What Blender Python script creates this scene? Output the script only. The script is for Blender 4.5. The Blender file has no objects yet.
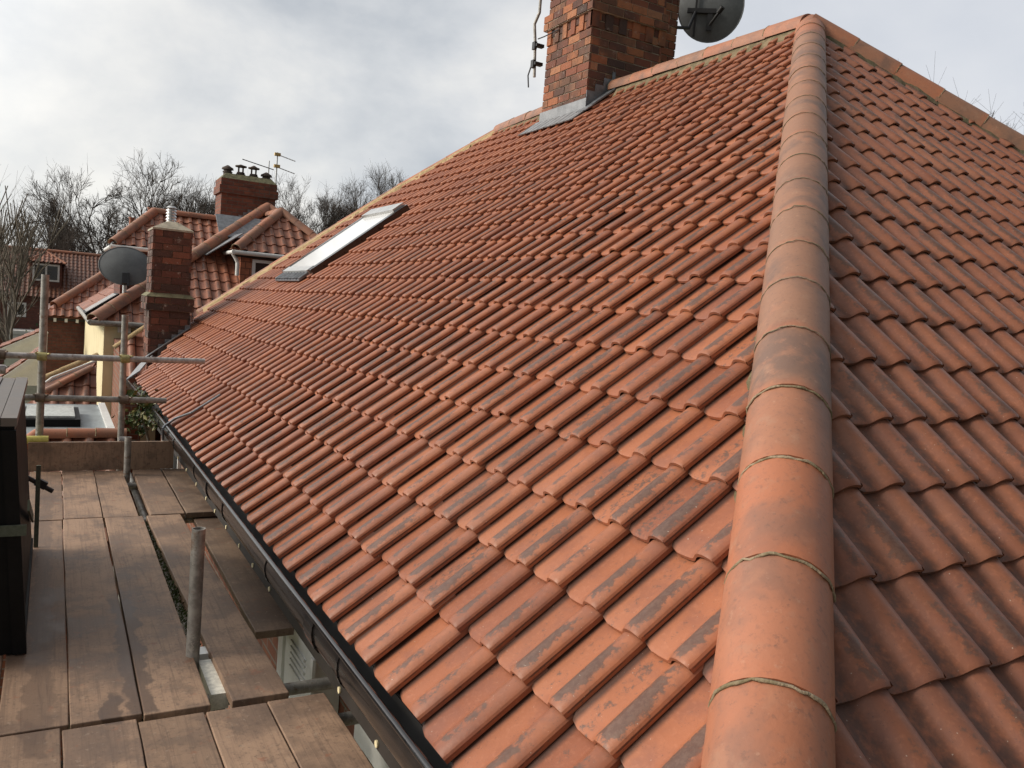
import bpy, bmesh, math, random
from mathutils import Vector as V, Matrix
random.seed(11)
PI = math.pi; rad = math.radians
SC = bpy.context.scene
COL = SC.collection
# ------------------------------------------------------------------ helpers
WL = {}                                   # world location of each created parent
def tag(o, label=None, cat=None, group=None, kind=None):
    if label: o['label'] = label
    if cat: o['category'] = cat
    if group: o['group'] = group
    if kind: o['kind'] = kind
    return o
def thing(name, label, cat, loc=(0, 0, 0), group=None):
    o = bpy.data.objects.new(name, None); COL.objects.link(o)
    o.location = loc; o.empty_display_size = .1; WL[o] = V(loc)
    return tag(o, label, cat, group)

class MB:
    """collects faces (world coordinates); build() links them as one mesh object"""
    def __init__(s): s.v = []; s.f = []; s.uv = []; s.c = []; s.sm = []; s.mi = []
    def face(s, pts, uv=None, c=(.5, .5, .5), smooth=False, mi=0):
        i = len(s.v); s.v += [tuple(p) for p in pts]
        s.f.append(list(range(i, i + len(pts))))
        if uv is None:
            n = (V(pts[1]) - V(pts[0])).cross(V(pts[2]) - V(pts[0]))
            a = max(range(3), key=lambda k: abs(n[k]))
            uv = [((p[1], p[2]) if a == 0 else (p[0], p[2]) if a == 1 else (p[0], p[1])) for p in pts]
        s.uv += uv; s.c.append(c); s.sm.append(smooth); s.mi.append(mi)
    def grid(s, rows, uvs, c=(.5, .5, .5), smooth=True, close=False, mi=0):
        base = len(s.v); n = len(rows[0])
        for r in rows: s.v += [tuple(p) for p in r]
        for i in range(len(rows) - 1):
            for j in range(n if close else n - 1):
                k = (j + 1) % n
                s.f.append([base + i*n + j, base + i*n + k, base + (i+1)*n + k, base + (i+1)*n + j])
                s.uv += [uvs[i][j], uvs[i][k], uvs[i+1][k], uvs[i+1][j]]
                s.c.append(c); s.sm.append(smooth); s.mi.append(mi)
    def obox(s, c, ax, h, col=(.5, .5, .5), bev=0, mi=0):
        c = V(c); A = [V(a).normalized() for a in ax]
        def P(i, j, k): return c + A[0]*h[0]*i + A[1]*h[1]*j + A[2]*h[2]*k
        if A[0].cross(A[1]).dot(A[2]) < 0: A[0] = -A[0]
        for a in range(3):
            for sg in (-1, 1):
                q = []
                for (i, j) in ((-1, -1), (1, -1), (1, 1), (-1, 1)):
                    w = [0, 0, 0]; w[a] = sg; w[(a+1) % 3] = i; w[(a+2) % 3] = j
                    q.append((P(*w), (i, j)))
                pts = [p for p, _ in q]
                b, d = (a+1) % 3, (a+2) % 3
                uv = [(t[0]*h[b], t[1]*h[d]) if a != 0 else (t[1]*h[d], t[0]*h[b]) for _, t in q]
                if ax is WAX: uv = None
                if sg < 0: pts = pts[::-1]; uv = uv[::-1] if uv else None
                s.face(pts, uv, col, mi=mi)
    def box(s, x0, x1, y0, y1, z0, z1, col=(.5, .5, .5), mi=0):
        s.obox(((x0+x1)/2, (y0+y1)/2, (z0+z1)/2), WAX, ((x1-x0)/2, (y1-y0)/2, (z1-z0)/2), col, mi=mi)
    def tube(s, p0, p1, r0, r1=None, n=12, caps=True, c=(.5, .5, .5), inner=None, mi=0):
        r1 = r0 if r1 is None else r1
        p0, p1 = V(p0), V(p1); d = (p1 - p0).normalized()
        a = d.orthogonal().normalized(); b = d.cross(a); L = (p1-p0).length
        ring = lambda p, r: [p + (a*math.cos(2*PI*k/n) + b*math.sin(2*PI*k/n))*r for k in range(n)]
        A, B = ring(p0, r0), ring(p1, r1)
        s.grid([A, B], [[(k/n, 0) for k in range(n)], [(k/n, L) for k in range(n)]], c, n > 4, True, mi)
        if caps:
            if inner:                                # open pipe end
                for (p, r, dd) in ((p0, r0, d), (p1, r1, -d)):
                    R0, R1, R2 = ring(p, r), ring(p, r*inner), ring(p + dd*.12, r*inner)
                    u = [(0, 0)]*n
                    s.grid([R0, R1, R2], [u, u, u], c, False, True, mi)
                    s.face(R2, c=c, mi=mi)
            else:
                s.face(A[::-1], c=c, mi=mi); s.face(B, c=c, mi=mi)
    def poly(s, pts, r, n=8, c=(.5, .5, .5)):
        for a, b in zip(pts[:-1], pts[1:]): s.tube(a, b, r, n=n, c=c)
    def half(s, p0, p1, up, r0, r1, arc=200, n=14, th=.016, c=(.5, .5, .5), nl=3, u0=0):
        """half round tile from p0 (low end) to p1"""
        p0, p1 = V(p0), V(p1); d = (p1-p0); L = d.length; d = d.normalized()
        side = d.cross(V(up)).normalized(); upv = side.cross(d).normalized()
        def ring(p, r):
            o = []
            for k in range(n + 1):
                t = rad(-arc/2 + arc*k/n); o.append(p + (side*math.sin(t) + upv*math.cos(t))*r)
            return o
        rows = [ring(p0 + d*L*i/nl, r0 + (r1-r0)*i/nl) for i in range(nl+1)]
        uvs = [[(u0 + k/n*.4, L*i/nl) for k in range(n+1)] for i in range(nl+1)]
        s.grid(rows, uvs, c)
        a0, a1 = ring(p0, r0), ring(p0, r0-th)
        s.grid([a1, a0], [uvs[0], uvs[0]], c, False)
        b0, b1 = ring(p1, r1), ring(p1, r1-th)
        s.grid([b0, b1], [uvs[0], uvs[0]], c, False)
        s.grid([b1, a1], [uvs[0], uvs[-1]], c)
    def build(s, name, mat, parent=None, label=None, loc=None, clip=(), bevel=0, merge=False, cat=None, group=None, kind=None):
        off = WL[parent] if parent else V(loc or (0, 0, 0))
        me = bpy.data.meshes.new(name)
        me.from_pydata([tuple(V(p) - off) for p in s.v], [], s.f)
        u = me.uv_layers.new(name='UVMap'); 
        u.data.foreach_set('uv', [x for p in s.uv for x in p])
        ca = me.color_attributes.new('tint', 'FLOAT_COLOR', 'CORNER')
        cc = []
        for f, c in zip(s.f, s.c): cc += [c[0], c[1], c[2], 1.0]*len(f)
        ca.data.foreach_set('color', cc)
        me.polygons.foreach_set('use_smooth', s.sm)
        me.polygons.foreach_set('material_index', s.mi)
        for m in (mat if isinstance(mat, (list, tuple)) else [mat]): me.materials.append(m)
        if clip or merge:
            bm = bmesh.new(); bm.from_mesh(me)
            if merge: bmesh.ops.remove_doubles(bm, verts=bm.verts, dist=1e-5)
            for (co, no) in clip:                       # removes the side the normal points to
                g = bm.verts[:] + bm.edges[:] + bm.faces[:]
                bmesh.ops.bisect_plane(bm, geom=g, dist=1e-6, plane_co=V(co)-off, plane_no=V(no), clear_outer=True)
            bm.to_mesh(me); bm.free()
        me.update()
        o = bpy.data.objects.new(name, me); COL.objects.link(o)
        if bevel:
            b = o.modifiers.new('bevel', 'BEVEL'); b.width = bevel; b.segments = 2; b.limit_method = 'ANGLE'; b.angle_limit = rad(50)
        if parent: o.parent = parent; WL[o] = off
        else: o.location = off; WL[o] = off
        return tag(o, label, cat, group, kind)
WAX = ((1, 0, 0), (0, 1, 0), (0, 0, 1))

# ------------------------------------------------------------------ materials
class N:
    """small node-tree helper"""
    def __init__(s, name):
        s.m = bpy.data.materials.new(name); s.m.use_nodes = True
        s.t = s.m.node_tree; s.b = s.t.nodes['Principled BSDF']
    def n(s, typ, **k):
        x = s.t.nodes.new(typ)
        for a, b in k.items():
            if a in x.bl_rna.properties: setattr(x, a, b)
        return x
    def l(s, a, b): s.t.links.new(a, b)
    def val(s, x, sock):
        if isinstance(x, (int, float)): sock.default_value = x
        elif isinstance(x, (tuple, list)): sock.default_value = tuple(x) if len(x) == 4 or sock.type == 'VECTOR' else (*x, 1)
        else: s.l(x, sock)
    def math(s, op, a, b=0, clamp=False):
        x = s.n('ShaderNodeMath', operation=op); x.use_clamp = clamp
        s.val(a, x.inputs[0]); s.val(b, x.inputs[1]); return x.outputs[0]
    def mix(s, f, a, b, blend='MIX'):
        x = s.n('ShaderNodeMix', data_type='RGBA', blend_type=blend)
        s.val(f, x.inputs[0]); s.val(a, x.inputs[6]); s.val(b, x.inputs[7]); return x.outputs[2]
    def ramp(s, f, stops, interp='LINEAR'):
        x = s.n('ShaderNodeValToRGB'); e = x.color_ramp.elements; x.color_ramp.interpolation = interp
        while len(e) < len(stops): e.new(.5)
        for i, (p, c) in enumerate(stops):
            e[i].position = p; e[i].color = (c, c, c, 1) if isinstance(c, (int, float)) else (*c, 1)
        s.l(f, x.inputs[0]); return x.outputs[0]
    def sstep(s, f, a, b): 
        x = s.n('ShaderNodeMapRange', interpolation_type='SMOOTHSTEP'); x.clamp = True
        s.val(f, x.inputs[0]); x.inputs[1].default_value = a; x.inputs[2].default_value = b; return x.outputs[0]
    def noise(s, vec, scale, detail=4, rough=.55, dist=0, dim='3D'):
        x = s.n('ShaderNodeTexNoise'); x.inputs['Scale'].default_value = scale
        x.inputs['Detail'].default_value = detail; x.inputs['Roughness'].default_value = rough; x.inputs['Distortion'].default_value = dist
        if vec is not None: s.l(vec, x.inputs['Vector'])
        return x.outputs[0]
    def mapping(s, vec, sc=(1, 1, 1), loc=(0, 0, 0), rot=(0, 0, 0)):
        x = s.n('ShaderNodeMapping'); s.l(vec, x.inputs[0])
        x.inputs['Scale'].default_value = sc; s.val(loc, x.inputs['Location']); x.inputs['Rotation'].default_value = rot
        return x.outputs[0]
    def pos(s): return s.n('ShaderNodeNewGeometry').outputs['Position']
    def uv(s): return s.n('ShaderNodeUVMap').outputs[0]
    def tint(s):
        a = s.n('ShaderNodeVertexColor'); a.layer_name = 'tint'
        x = s.n('ShaderNodeSeparateColor'); s.l(a.outputs[0], x.inputs[0]); return x.outputs
    def xyz(s, v):
        x = s.n('ShaderNodeSeparateXYZ'); s.l(v, x.inputs[0]); return x.outputs
    def bump(s, h, st=.3, dist=.01):
        x = s.n('ShaderNodeBump'); x.inputs['Strength'].default_value = st; x.inputs['Distance'].default_value = dist
        s.l(h, x.inputs['Height']); s.l(x.outputs[0], s.b.inputs['Normal'])
    def out(s, col, rough=.7, metal=0, spec=None):
        s.val(col, s.b.inputs['Base Color']); s.val(rough, s.b.inputs['Roughness']); s.val(metal, s.b.inputs['Metallic'])
        if spec is not None: s.b.inputs['Specular IOR Level'].default_value = spec
        return s.m

def simple(name, col, rough=.6, metal=0, var=.25, scale=6, bump=0, spec=None):
    k = N(name); p = k.pos(); a = k.noise(p, scale, 5); b = k.noise(p, scale*7, 3)
    f = k.math('ADD', k.math('MULTIPLY', a, .7), k.math('MULTIPLY', b, .3))
    f = k.sstep(f, .3, .7)
    c = k.mix(f, tuple(x*(1-var) for x in col), tuple(min(1, x*(1+var)) for x in col))
    if bump: k.bump(b, bump, .004)
    r = k.math('ADD', k.math('MULTIPLY', a, .2), rough-.1)
    return k.out(c, r, metal, spec)

def mat_tile(name, dark=1.0, patch=1.0, base=None, thr=0, trough=0):
    k = N(name); uv = k.uv(); p = k.pos(); t = k.tint(); U = k.xyz(uv)
    # two-tone clay, changes from tile to tile
    big = k.noise(p, .9, 4); mid = k.noise(p, 9, 6, .6); fine = k.noise(p, 70, 4, .6)
    c = k.ramp(t[0], [(0, (.25, .084, .042)), (.14, (.31, .104, .050)), (.5, (.345, .121, .057)), (.85, (.38, .137, .066)), (1, (.275, .10, .056))])
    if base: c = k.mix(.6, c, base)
    c = k.mix(k.math('MULTIPLY', k.sstep(mid, .42, .68), .5), c, (.21, .085, .06))
    c = k.mix(k.math('MULTIPLY', k.sstep(fine, .5, .75), .25), c, (.50, .21, .12))
    c = k.mix(k.math('MULTIPLY', k.sstep(big, .5, .75), .22), c, (.40, .20, .12))
    # black weathering: blotches along the roll, random amount per tile
    off = k.n('ShaderNodeCombineXYZ'); k.l(k.math('MULTIPLY', t[0], 37.), off.inputs[0]); k.l(k.math('MULTIPLY', t[1], 23.), off.inputs[1])
    pv = k.mapping(uv, (1.0, 1.5, 1), off.outputs[0])
    n1 = k.noise(pv, 3.4, 8, .74, .2); n2 = k.noise(p, 60, 5, .7); n4 = k.noise(p, 24, 6, .7); n3 = k.noise(p, 150, 3, .7)
    u, v = U[0], U[1]
    win = k.math('MULTIPLY', k.sstep(k.math('ABSOLUTE', k.math('SUBTRACT', u, .74)), .28, .02), k.sstep(v, 1.0, .35))
    win = k.math('MULTIPLY', win, k.sstep(v, -.05, .12))
    win2 = k.math('MULTIPLY', k.sstep(k.math('ABSOLUTE', k.math('SUBTRACT', u, .25)), .25, .0), .30)
    w = k.math('MAXIMUM', win, win2)
    s_ = k.math('ADD', k.math('ADD', k.math('ADD', k.math('MULTIPLY', n1, .24), k.math('MULTIPLY', n4, .28)), k.math('MULTIPLY', n2, .42)), k.math('MULTIPLY', w, .24))
    s_ = k.math('ADD', s_, k.math('MULTIPLY', k.math('SUBTRACT', t[1], .5), .15))
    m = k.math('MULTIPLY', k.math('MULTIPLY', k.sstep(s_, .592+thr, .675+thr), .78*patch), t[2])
    c = k.mix(m, c, k.mix(k.sstep(n2, .4, .6), (.042, .035, .033), (.095, .072, .06)))
    sp = k.math('MULTIPLY', k.sstep(n3, .60, .68), k.math('MULTIPLY', k.sstep(n4, .48, .60), .7*patch))
    c = k.mix(sp, c, (.05, .045, .042))
    # grime wash that also paints shade under the laps and in the roll seams
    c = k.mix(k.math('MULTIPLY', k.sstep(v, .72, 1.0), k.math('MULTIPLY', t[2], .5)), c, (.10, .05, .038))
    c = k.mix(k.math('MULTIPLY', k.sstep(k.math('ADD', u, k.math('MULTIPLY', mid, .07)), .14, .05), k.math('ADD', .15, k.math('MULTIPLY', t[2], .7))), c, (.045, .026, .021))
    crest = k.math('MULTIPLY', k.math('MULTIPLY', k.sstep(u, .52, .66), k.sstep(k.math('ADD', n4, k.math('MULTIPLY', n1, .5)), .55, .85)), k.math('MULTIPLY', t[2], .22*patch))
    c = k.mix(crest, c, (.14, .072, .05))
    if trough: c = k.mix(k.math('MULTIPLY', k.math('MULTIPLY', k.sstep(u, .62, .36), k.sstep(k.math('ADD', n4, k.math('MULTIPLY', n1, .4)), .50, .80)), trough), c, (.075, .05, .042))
    # pale specks
    c = k.mix(k.math('MULTIPLY', k.sstep(k.noise(p, 95, 2), .735, .77), .55), c, (.55, .48, .40))
    if dark != 1: c = k.mix(1, c, (dark, dark, dark), 'MULTIPLY')
    k.bump(k.math('ADD', k.math('ADD', k.math('MULTIPLY', n2, .5), k.math('MULTIPLY', fine, .5)), k.math('MULTIPLY', mid, 1.2)), .45, .0025)
    r = k.math('ADD', k.math('MULTIPLY', mid, .30), .30)
    return k.out(c, r, 0, .32)

def mat_ridge(name, warm=1.0):
    k = N(name); uv = k.uv(); p = k.pos(); t = k.tint()
    big = k.noise(p, 3.2, 4, .55, .3); mid = k.noise(p, 11, 6, .62); fine = k.noise(p, 60, 5, .6)
    c = k.ramp(t[0], [(0, (.34, .145, .085)), (.5, (.42, .15, .075)), (1, (.40, .165, .095))])
    c = k.mix(k.math('MULTIPLY', t[1], .62), c, (.225, .152, .106))
    c = k.mix(k.math('MULTIPLY', k.sstep(big, .47, .66), k.math('ADD', .55, k.math('MULTIPLY', t[1], .25))), c, (.16, .10, .078))
    c = k.mix(k.math('MULTIPLY', k.sstep(k.noise(p, 6.5, 5, .6), .55, .7), .5), c, (.42, .19, .11))
    c = k.mix(k.math('MULTIPLY', k.sstep(mid, .55, .72), .35), c, (.36, .22, .15))
    c = k.mix(k.math('MULTIPLY', k.sstep(fine, .52, .75), .4), c, (.16, .09, .07))
    c = k.mix(k.math('MULTIPLY', k.sstep(k.noise(p, 38, 6, .75), .58, .66), .35), c, (.09, .065, .055))
    c = k.mix(k.math('MULTIPLY', k.sstep(k.noise(p, 27, 5, .7), .60, .70), .3), c, (.52, .30, .20))
    v = k.xyz(uv)[1]
    c = k.mix(k.math('MULTIPLY', k.sstep(k.math('ADD', v, k.math('MULTIPLY', mid, .12)), .14, .03), .45*warm), c, (.48, .15, .065))
    k.bump(k.math('ADD', k.math('MULTIPLY', mid, .6), k.math('MULTIPLY', fine, .6)), .5, .003)
    return k.out(c, k.math('ADD', k.math('MULTIPLY', mid, .2), .45), 0, .4)

def mat_mortar(name, a=(.23, .17, .10), b=(.13, .105, .055)):
    k = N(name); p = k.pos(); n = k.noise(p, 14, 6, .65); f = k.noise(p, 80, 3)
    c = k.mix(k.sstep(n, .38, .62), a, b); c = k.mix(k.math('MULTIPLY', k.sstep(f, .55, .75), .4), c, (.09, .085, .045))
    k.bump(k.math('ADD', n, f), .8, .006); return k.out(c, .92)

def mat_brickunit(name, stops, soot=.0, lime=.0):
    k = N(name); p = k.pos(); t = k.tint(); n = k.noise(p, 22, 6, .65); f = k.noise(p, 110, 3)
    c = k.ramp(t[0], stops)
    c = k.mix(k.math('MULTIPLY', k.sstep(n, .45, .68), .5), c, (.16, .07, .045))
    if soot: 
        s = k.sstep(k.math('ADD', k.noise(p, 1.6, 4), k.math('MULTIPLY', t[1], .35)), .58, .80)
        c = k.mix(k.math('MULTIPLY', s, soot), c, (.045, .035, .03))
    if lime: c = k.mix(k.math('MULTIPLY', k.sstep(k.noise(p, 9, 6, .7), .60, .66), lime), c, (.5, .46, .40))
    k.bump(k.math('ADD', n, f), .6, .005); return k.out(c, .85)

def mat_brickwall(name, c1, c2, mortar, w=.235, h=.085, dark=1):
    k = N(name); uv = k.uv(); p = k.pos()
    x = k.n('ShaderNodeTexBrick'); k.l(uv, x.inputs['Vector']); x.inputs['Scale'].default_value = 1
    x.inputs['Brick Width'].default_value = w; x.inputs['Row Height'].default_value = h; x.inputs['Mortar Size'].default_value = .009
    x.inputs['Mortar Smooth'].default_value = .2; x.inputs['Bias'].default_value = -.1
    x.inputs['Color1'].default_value = (*c1, 1); x.inputs['Color2'].default_value = (*c2, 1); x.inputs['Mortar'].default_value = (*mortar, 1)
    n = k.noise(p, 8, 5, .6)
    c = k.mix(k.math('MULTIPLY', k.sstep(n, .42, .68), .55), x.outputs[0], tuple(q*.45 for q in c1))
    k.bump(k.math('SUBTRACT', 1, x.outputs[1]), .5, .008); return k.out(c, .87)

def mat_board(name, light=(.365, .235, .155), dark=(.15, .098, .07)):
    k = N(name); uv = k.uv(); p = k.pos(); t = k.tint(); P = k.xyz(p)
    off = k.n('ShaderNodeCombineXYZ'); k.l(k.math('MULTIPLY', t[0], 19.), off.inputs[0]); k.l(k.math('MULTIPLY', t[1], 31.), off.inputs[1])
    q = k.mapping(p, (1, 1, 1), off.outputs[0])
    grain = k.noise(k.mapping(q, (60, 2.2, 5)), 1.0, 8, .7, .8)
    grime = k.noise(q, 2.4, 6, .62, .3); blot = k.noise(q, 7.5, 6, .66); fine = k.noise(q, 60, 4, .6)
    c = k.mix(t[2], tuple(x*.62 for x in light), tuple(x*1.12 for x in light))
    c = k.mix(k.math('MULTIPLY', k.sstep(grime, .42, .64), .82), c, dark)
    c = k.mix(k.math('MULTIPLY', k.sstep(grain, .46, .68), .48), c, (.115, .075, .055))
    c = k.mix(k.math('MULTIPLY', k.sstep(blot, .54, .70), .34), c, (.37, .255, .175))
    c = k.mix(k.math('MULTIPLY', k.sstep(k.noise(q, 13, 5, .7), .60, .70), .5), c, (.29, .105, .055))
    c = k.mix(k.math('MULTIPLY', k.sstep(fine, .54, .72), .45), c, (.09, .062, .048))
    c = k.mix(k.math('MULTIPLY', k.sstep(k.noise(q, 38, 5, .7), .58, .68), .4), c, (.40, .30, .22))
    # dark damp runs soaked into the grain along two joints
    wob = k.math('MULTIPLY', k.math('SUBTRACT', k.noise(p, 7, 4, .6), .5), .15)
    def run(x0, w, y0, y1):
        a = k.sstep(k.math('ABSOLUTE', k.math('ADD', k.math('SUBTRACT', P[0], x0), wob)), w*1.05, w*.7)
        b = k.math('MULTIPLY', k.sstep(k.math('ADD', P[1], wob), y0, y0+.03), k.sstep(k.math('ADD', P[1], k.math('MULTIPLY', wob, 2)), y1, y1-.08))
        return k.math('MULTIPLY', a, b)
    wet = k.math('MAXIMUM', run(.335, .058, 3.09, 4.45), run(.235, .035, 3.05, 3.33))
    wet = k.math('MAXIMUM', wet, k.math('MULTIPLY', run(-.005, .05, 2.9, 7), .6))
    wet = k.math('MAXIMUM', wet, k.math('MULTIPLY', k.sstep(blot, .48, .66), .62))
    c = k.mix(k.math('MULTIPLY', wet, .72), c, (.07, .042, .03))
    k.bump(k.math('ADD', k.math('MULTIPLY', grain, .7), k.math('MULTIPLY', blot, .3)), .35, .003)
    r = k.math('SUBTRACT', k.math('SUBTRACT', .70, k.math('MULTIPLY', wet, .12)), k.math('MULTIPLY', k.sstep(grime, .45, .65), .12)); return k.out(c, r, 0, .45)

M = {}
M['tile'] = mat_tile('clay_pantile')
M['tile_end'] = mat_tile('clay_pantile_shaded_weathered', patch=.85, base=(.205, .084, .052), thr=.045, trough=.75)  # base colour darkened to paint the end slope's shade, besides its weathering
M['tile_far'] = mat_tile('clay_pantile_neighbour', patch=.8, base=(.36, .15, .095))
M['tile_dark'] = mat_tile('clay_pantile_dark', patch=1, base=(.085, .052, .04))
M['tile_old'] = mat_tile('clay_pantile_old', patch=.9, base=(.22, .11, .075))
M['ridge'] = mat_ridge('clay_ridge'); M['mortar'] = mat_mortar('bedding_mortar'); M['mortar_joint'] = mat_mortar('joint_mortar', (.36, .28, .19), (.20, .16, .09))
M['mortar_moss'] = mat_mortar('mossy_mortar', (.15, .115, .07), (.085, .075, .04)); M['joint_clay'] = mat_mortar('tight_joint', (.30, .215, .15), (.22, .19, .12)); M['verge'] = mat_ridge('clay_verge', .4); M['buff'] = mat_mortar('buff_mortar', (.48, .34, .18), (.33, .24, .12))
BR = [(0, (.10, .042, .03)), (.2, (.21, .070, .040)), (.5, (.31, .108, .050)), (.75, (.38, .145, .062)), (.92, (.36, .17, .09)), (1, (.08, .045, .038))]
M['brick'] = mat_brickunit('chimney_brick', BR, .72, .25)
M['brick_old'] = mat_brickunit('old_chimney_brick', [(0, (.07, .032, .025)), (.5, (.15, .055, .036)), (1, (.23, .085, .05))], .7, .5)
M['joint'] = simple('lime_mortar', (.40, .34, .26), .9, var=.3, scale=9)
M['joint_dark'] = simple('sooted_mortar', (.15, .11, .08), .95, var=.5, scale=7)
M['wall_orange'] = mat_brickwall('orange_brick_wall', (.25, .092, .048), (.19, .068, .04), (.22, .18, .14))
M['wall_dark'] = mat_brickwall('dark_brick_wall', (.17, .06, .042), (.12, .045, .035), (.10, .07, .055))
M['stack_brick'] = mat_brickwall('stack_brick', (.24, .085, .05), (.15, .055, .04), (.13, .10, .08))
M['tile_hung'] = mat_brickwall('tile_hung_wall', (.42, .16, .085), (.36, .125, .065), (.13, .06, .04), .17, .13)
M['lead'] = simple('lead', (.20, .21, .225), .45, .55, .3, 12, .15)
M['lead_pale'] = simple('lead_weathered', (.235, .24, .25), .55, .3, .25, 9, .15)
M['board'] = mat_board('scaffold_board'); M['board_low'] = mat_board('dark_scaffold_board', (.23, .155, .105), (.11, .075, .055))  # board_low: darker brown copy of the board colours
def mat_tube(name, col, r):
    k = N(name); p = k.pos(); n = k.noise(p, 16, 6, .65); g = k.noise(k.mapping(p, (40, 40, 3)), 1.0, 4); q = k.noise(p, 9, 6, .7)
    c = k.mix(k.sstep(n, .35, .65), tuple(x*.7 for x in col), tuple(x*1.25 for x in col)); c = k.mix(k.math('MULTIPLY', k.sstep(g, .55, .7), .35), c, (.42, .41, .39))
    c = k.mix(k.math('MULTIPLY', k.sstep(q, .57, .66), .7), c, (.17, .09, .05)); c = k.mix(k.math('MULTIPLY', k.sstep(k.noise(p, 21, 4, .7), .63, .68), .8), c, (.48, .45, .40))
    k.bump(n, .2, .003); return k.out(c, k.math('ADD', k.math('MULTIPLY', q, .4), r), .35)
M['steel'] = mat_tube('galvanised_tube', (.29, .275, .25), .32)
M['steel_pale'] = mat_tube('galvanised_tube_pale', (.42, .40, .385), .28)
M['coupler'] = simple('scaffold_coupler', (.40, .36, .16), .6, .3, .35, 30)
M['coupler_dark'] = simple('rusty_coupler', (.17, .13, .10), .6, .5, .4, 30)
M['yellow'] = simple('yellow_sleeve', (.62, .56, .14), .5, 0, .2, 20)
M['pvc_black'] = simple('black_gutter', (.012, .011, .011), .17, 0, .4, 10, .04, .6)
M['felt'] = simple('roofing_felt', (.012, .011, .011), .8)
M['fascia'] = simple('dark_fascia', (.02, .016, .013), .6, 0, .4, 5)
M['white'] = simple('white_plastic', (.72, .72, .70), .4, 0, .08, 5)
def mat_render():
    k = N('cream_render'); p = k.pos(); st = k.noise(k.mapping(p, (5, 5, .5)), 1.0, 6, .65); n = k.noise(p, 2.2, 6, .65); f = k.noise(p, 40, 4)
    c = k.mix(k.sstep(n, .35, .7), (.76, .67, .43), (.66, .56, .34)); c = k.mix(k.math('MULTIPLY', k.sstep(st, .55, .72), .5), c, (.42, .34, .22))
    c = k.mix(k.math('MULTIPLY', k.sstep(k.noise(p, 6, 5, .7), .64, .70), .6), c, (.25, .19, .13)); k.bump(f, .3, .004); return k.out(c, .88)
M['cream'] = mat_render()
M['plastic_dark'] = simple('black_plastic', (.006, .0055, .0055), .6, 0, .4, 7, 0, .2)
M['slat'] = simple('brown_grey_slat', (.125, .103, .088), .50, 0, .2, 5)
M['strap'] = simple('green_strap', (.09, .105, .075), .8, 0, .25, 60)
M['dish'] = simple('grey_dish', (.135, .145, .15), .55, .1, .18, 5)
M['dish_arm'] = simple('dark_bracket', (.03, .03, .032), .5, .3)
M['alu'] = simple('aluminium', (.55, .55, .54), .35, .8, .1, 8)
M['gold'] = simple('aerial_yellow', (.60, .42, .16), .45, .5, .1)
M['cement'] = simple('cement_flaunching', (.40, .36, .28), .9, 0, .3, 9, .4)
M['moss_stone'] = simple('mossy_ledge', (.18, .17, .10), .95, 0, .45, 14, .5)
M['pot'] = simple('clay_pot', (.35, .13, .075), .7, 0, .3, 10)
M['pot_dark'] = simple('sooted_pot', (.075, .055, .045), .8, 0, .4, 10)
M['roofdeck'] = simple('roof_deck', (.16, .065, .045), .9)
M['flatroof'] = simple('flat_roof_felt', (.26, .29, .30), .55, 0, .25, 3)
M['leaf'] = simple('ivy_leaf', (.055, .085, .02), .5, 0, .55, 25)
M['leaf_pale'] = simple('ivy_leaf_pale', (.16, .15, .05), .5, 0, .4, 25)
M['moss'] = simple('moss', (.05, .065, .02), .95, 0, .5, 40)
M['bark'] = simple('bark', (.052, .041, .033), .9, 0, .3, 3)
M['bark_pale'] = simple('pale_bark', (.16, .135, .105), .9, 0, .3, 3)
M['bush'] = simple('hedge_leaf', (.045, .065, .022), .8, 0, .5, 3)
M['ground'] = simple('garden_ground', (.10, .10, .05), .95, 0, .5, 1.2)
M['speck'] = simple('speckled_block', (.70, .68, .60), .7, 0, .25, 45)
def glass(name, col, r=.06):
    k = N(name); return k.out(col, r, 0, .9)
M['glass'] = glass('dark_window', (.02, .023, .026)); M['skylight'] = glass('roof_glass_painted_sky', (.82, .83, .84), .14)  # skylight: pale base colour stands in for the sky mirrored in the pane
M['obscure'] = simple('obscured_glass', (.50, .53, .50), .2, 0, .3, 30)

# ------------------------------------------------------------------ sky, sun, camera
w = bpy.data.worlds.new('World'); SC.world = w; w.use_nodes = True
nt = w.node_tree; nd = nt.nodes; lk = nt.links
for x in list(nd): nd.remove(x)
SUN_EL, SUN_AZ = rad(31), math.atan2(.26, -.966)          # direction towards the sun in the XY plane
sd = V((math.cos(SUN_AZ)*math.cos(SUN_EL), math.sin(SUN_AZ)*math.cos(SUN_EL), math.sin(SUN_EL)))
sky = nd.new('ShaderNodeTexSky'); sky.sky_type = 'NISHITA'; sky.sun_disc = False
sky.sun_elevation = SUN_EL; sky.sun_rotation = PI/2 - SUN_AZ
b1 = nd.new('ShaderNodeBackground'); b1.inputs[1].default_value = .10; lk.new(sky.outputs[0], b1.inputs[0])
tc = nd.new('ShaderNodeTexCoord')
mp = nd.new('ShaderNodeMapping'); mp.inputs['Scale'].default_value = (1, 1, 1.7); mp.inputs['Location'].default_value = (3.3, 1.75, .62); lk.new(tc.outputs['Generated'], mp.inputs[0])
def wn(scale, det, ro, di):
    x = nd.new('ShaderNodeTexNoise'); x.inputs['Scale'].default_value = scale; x.inputs['Detail'].default_value = det
    x.inputs['Roughness'].default_value = ro; x.inputs['Distortion'].default_value = di; lk.new(mp.outputs[0], x.inputs['Vector']); return x.outputs[0]
def wm(op, a, b):
    x = nd.new('ShaderNodeMath'); x.operation = op
    for i, q in enumerate((a, b)):
        if isinstance(q, (int, float)): x.inputs[i].default_value = q
        else: lk.new(q, x.inputs[i])
    return x.outputs[0]
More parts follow.
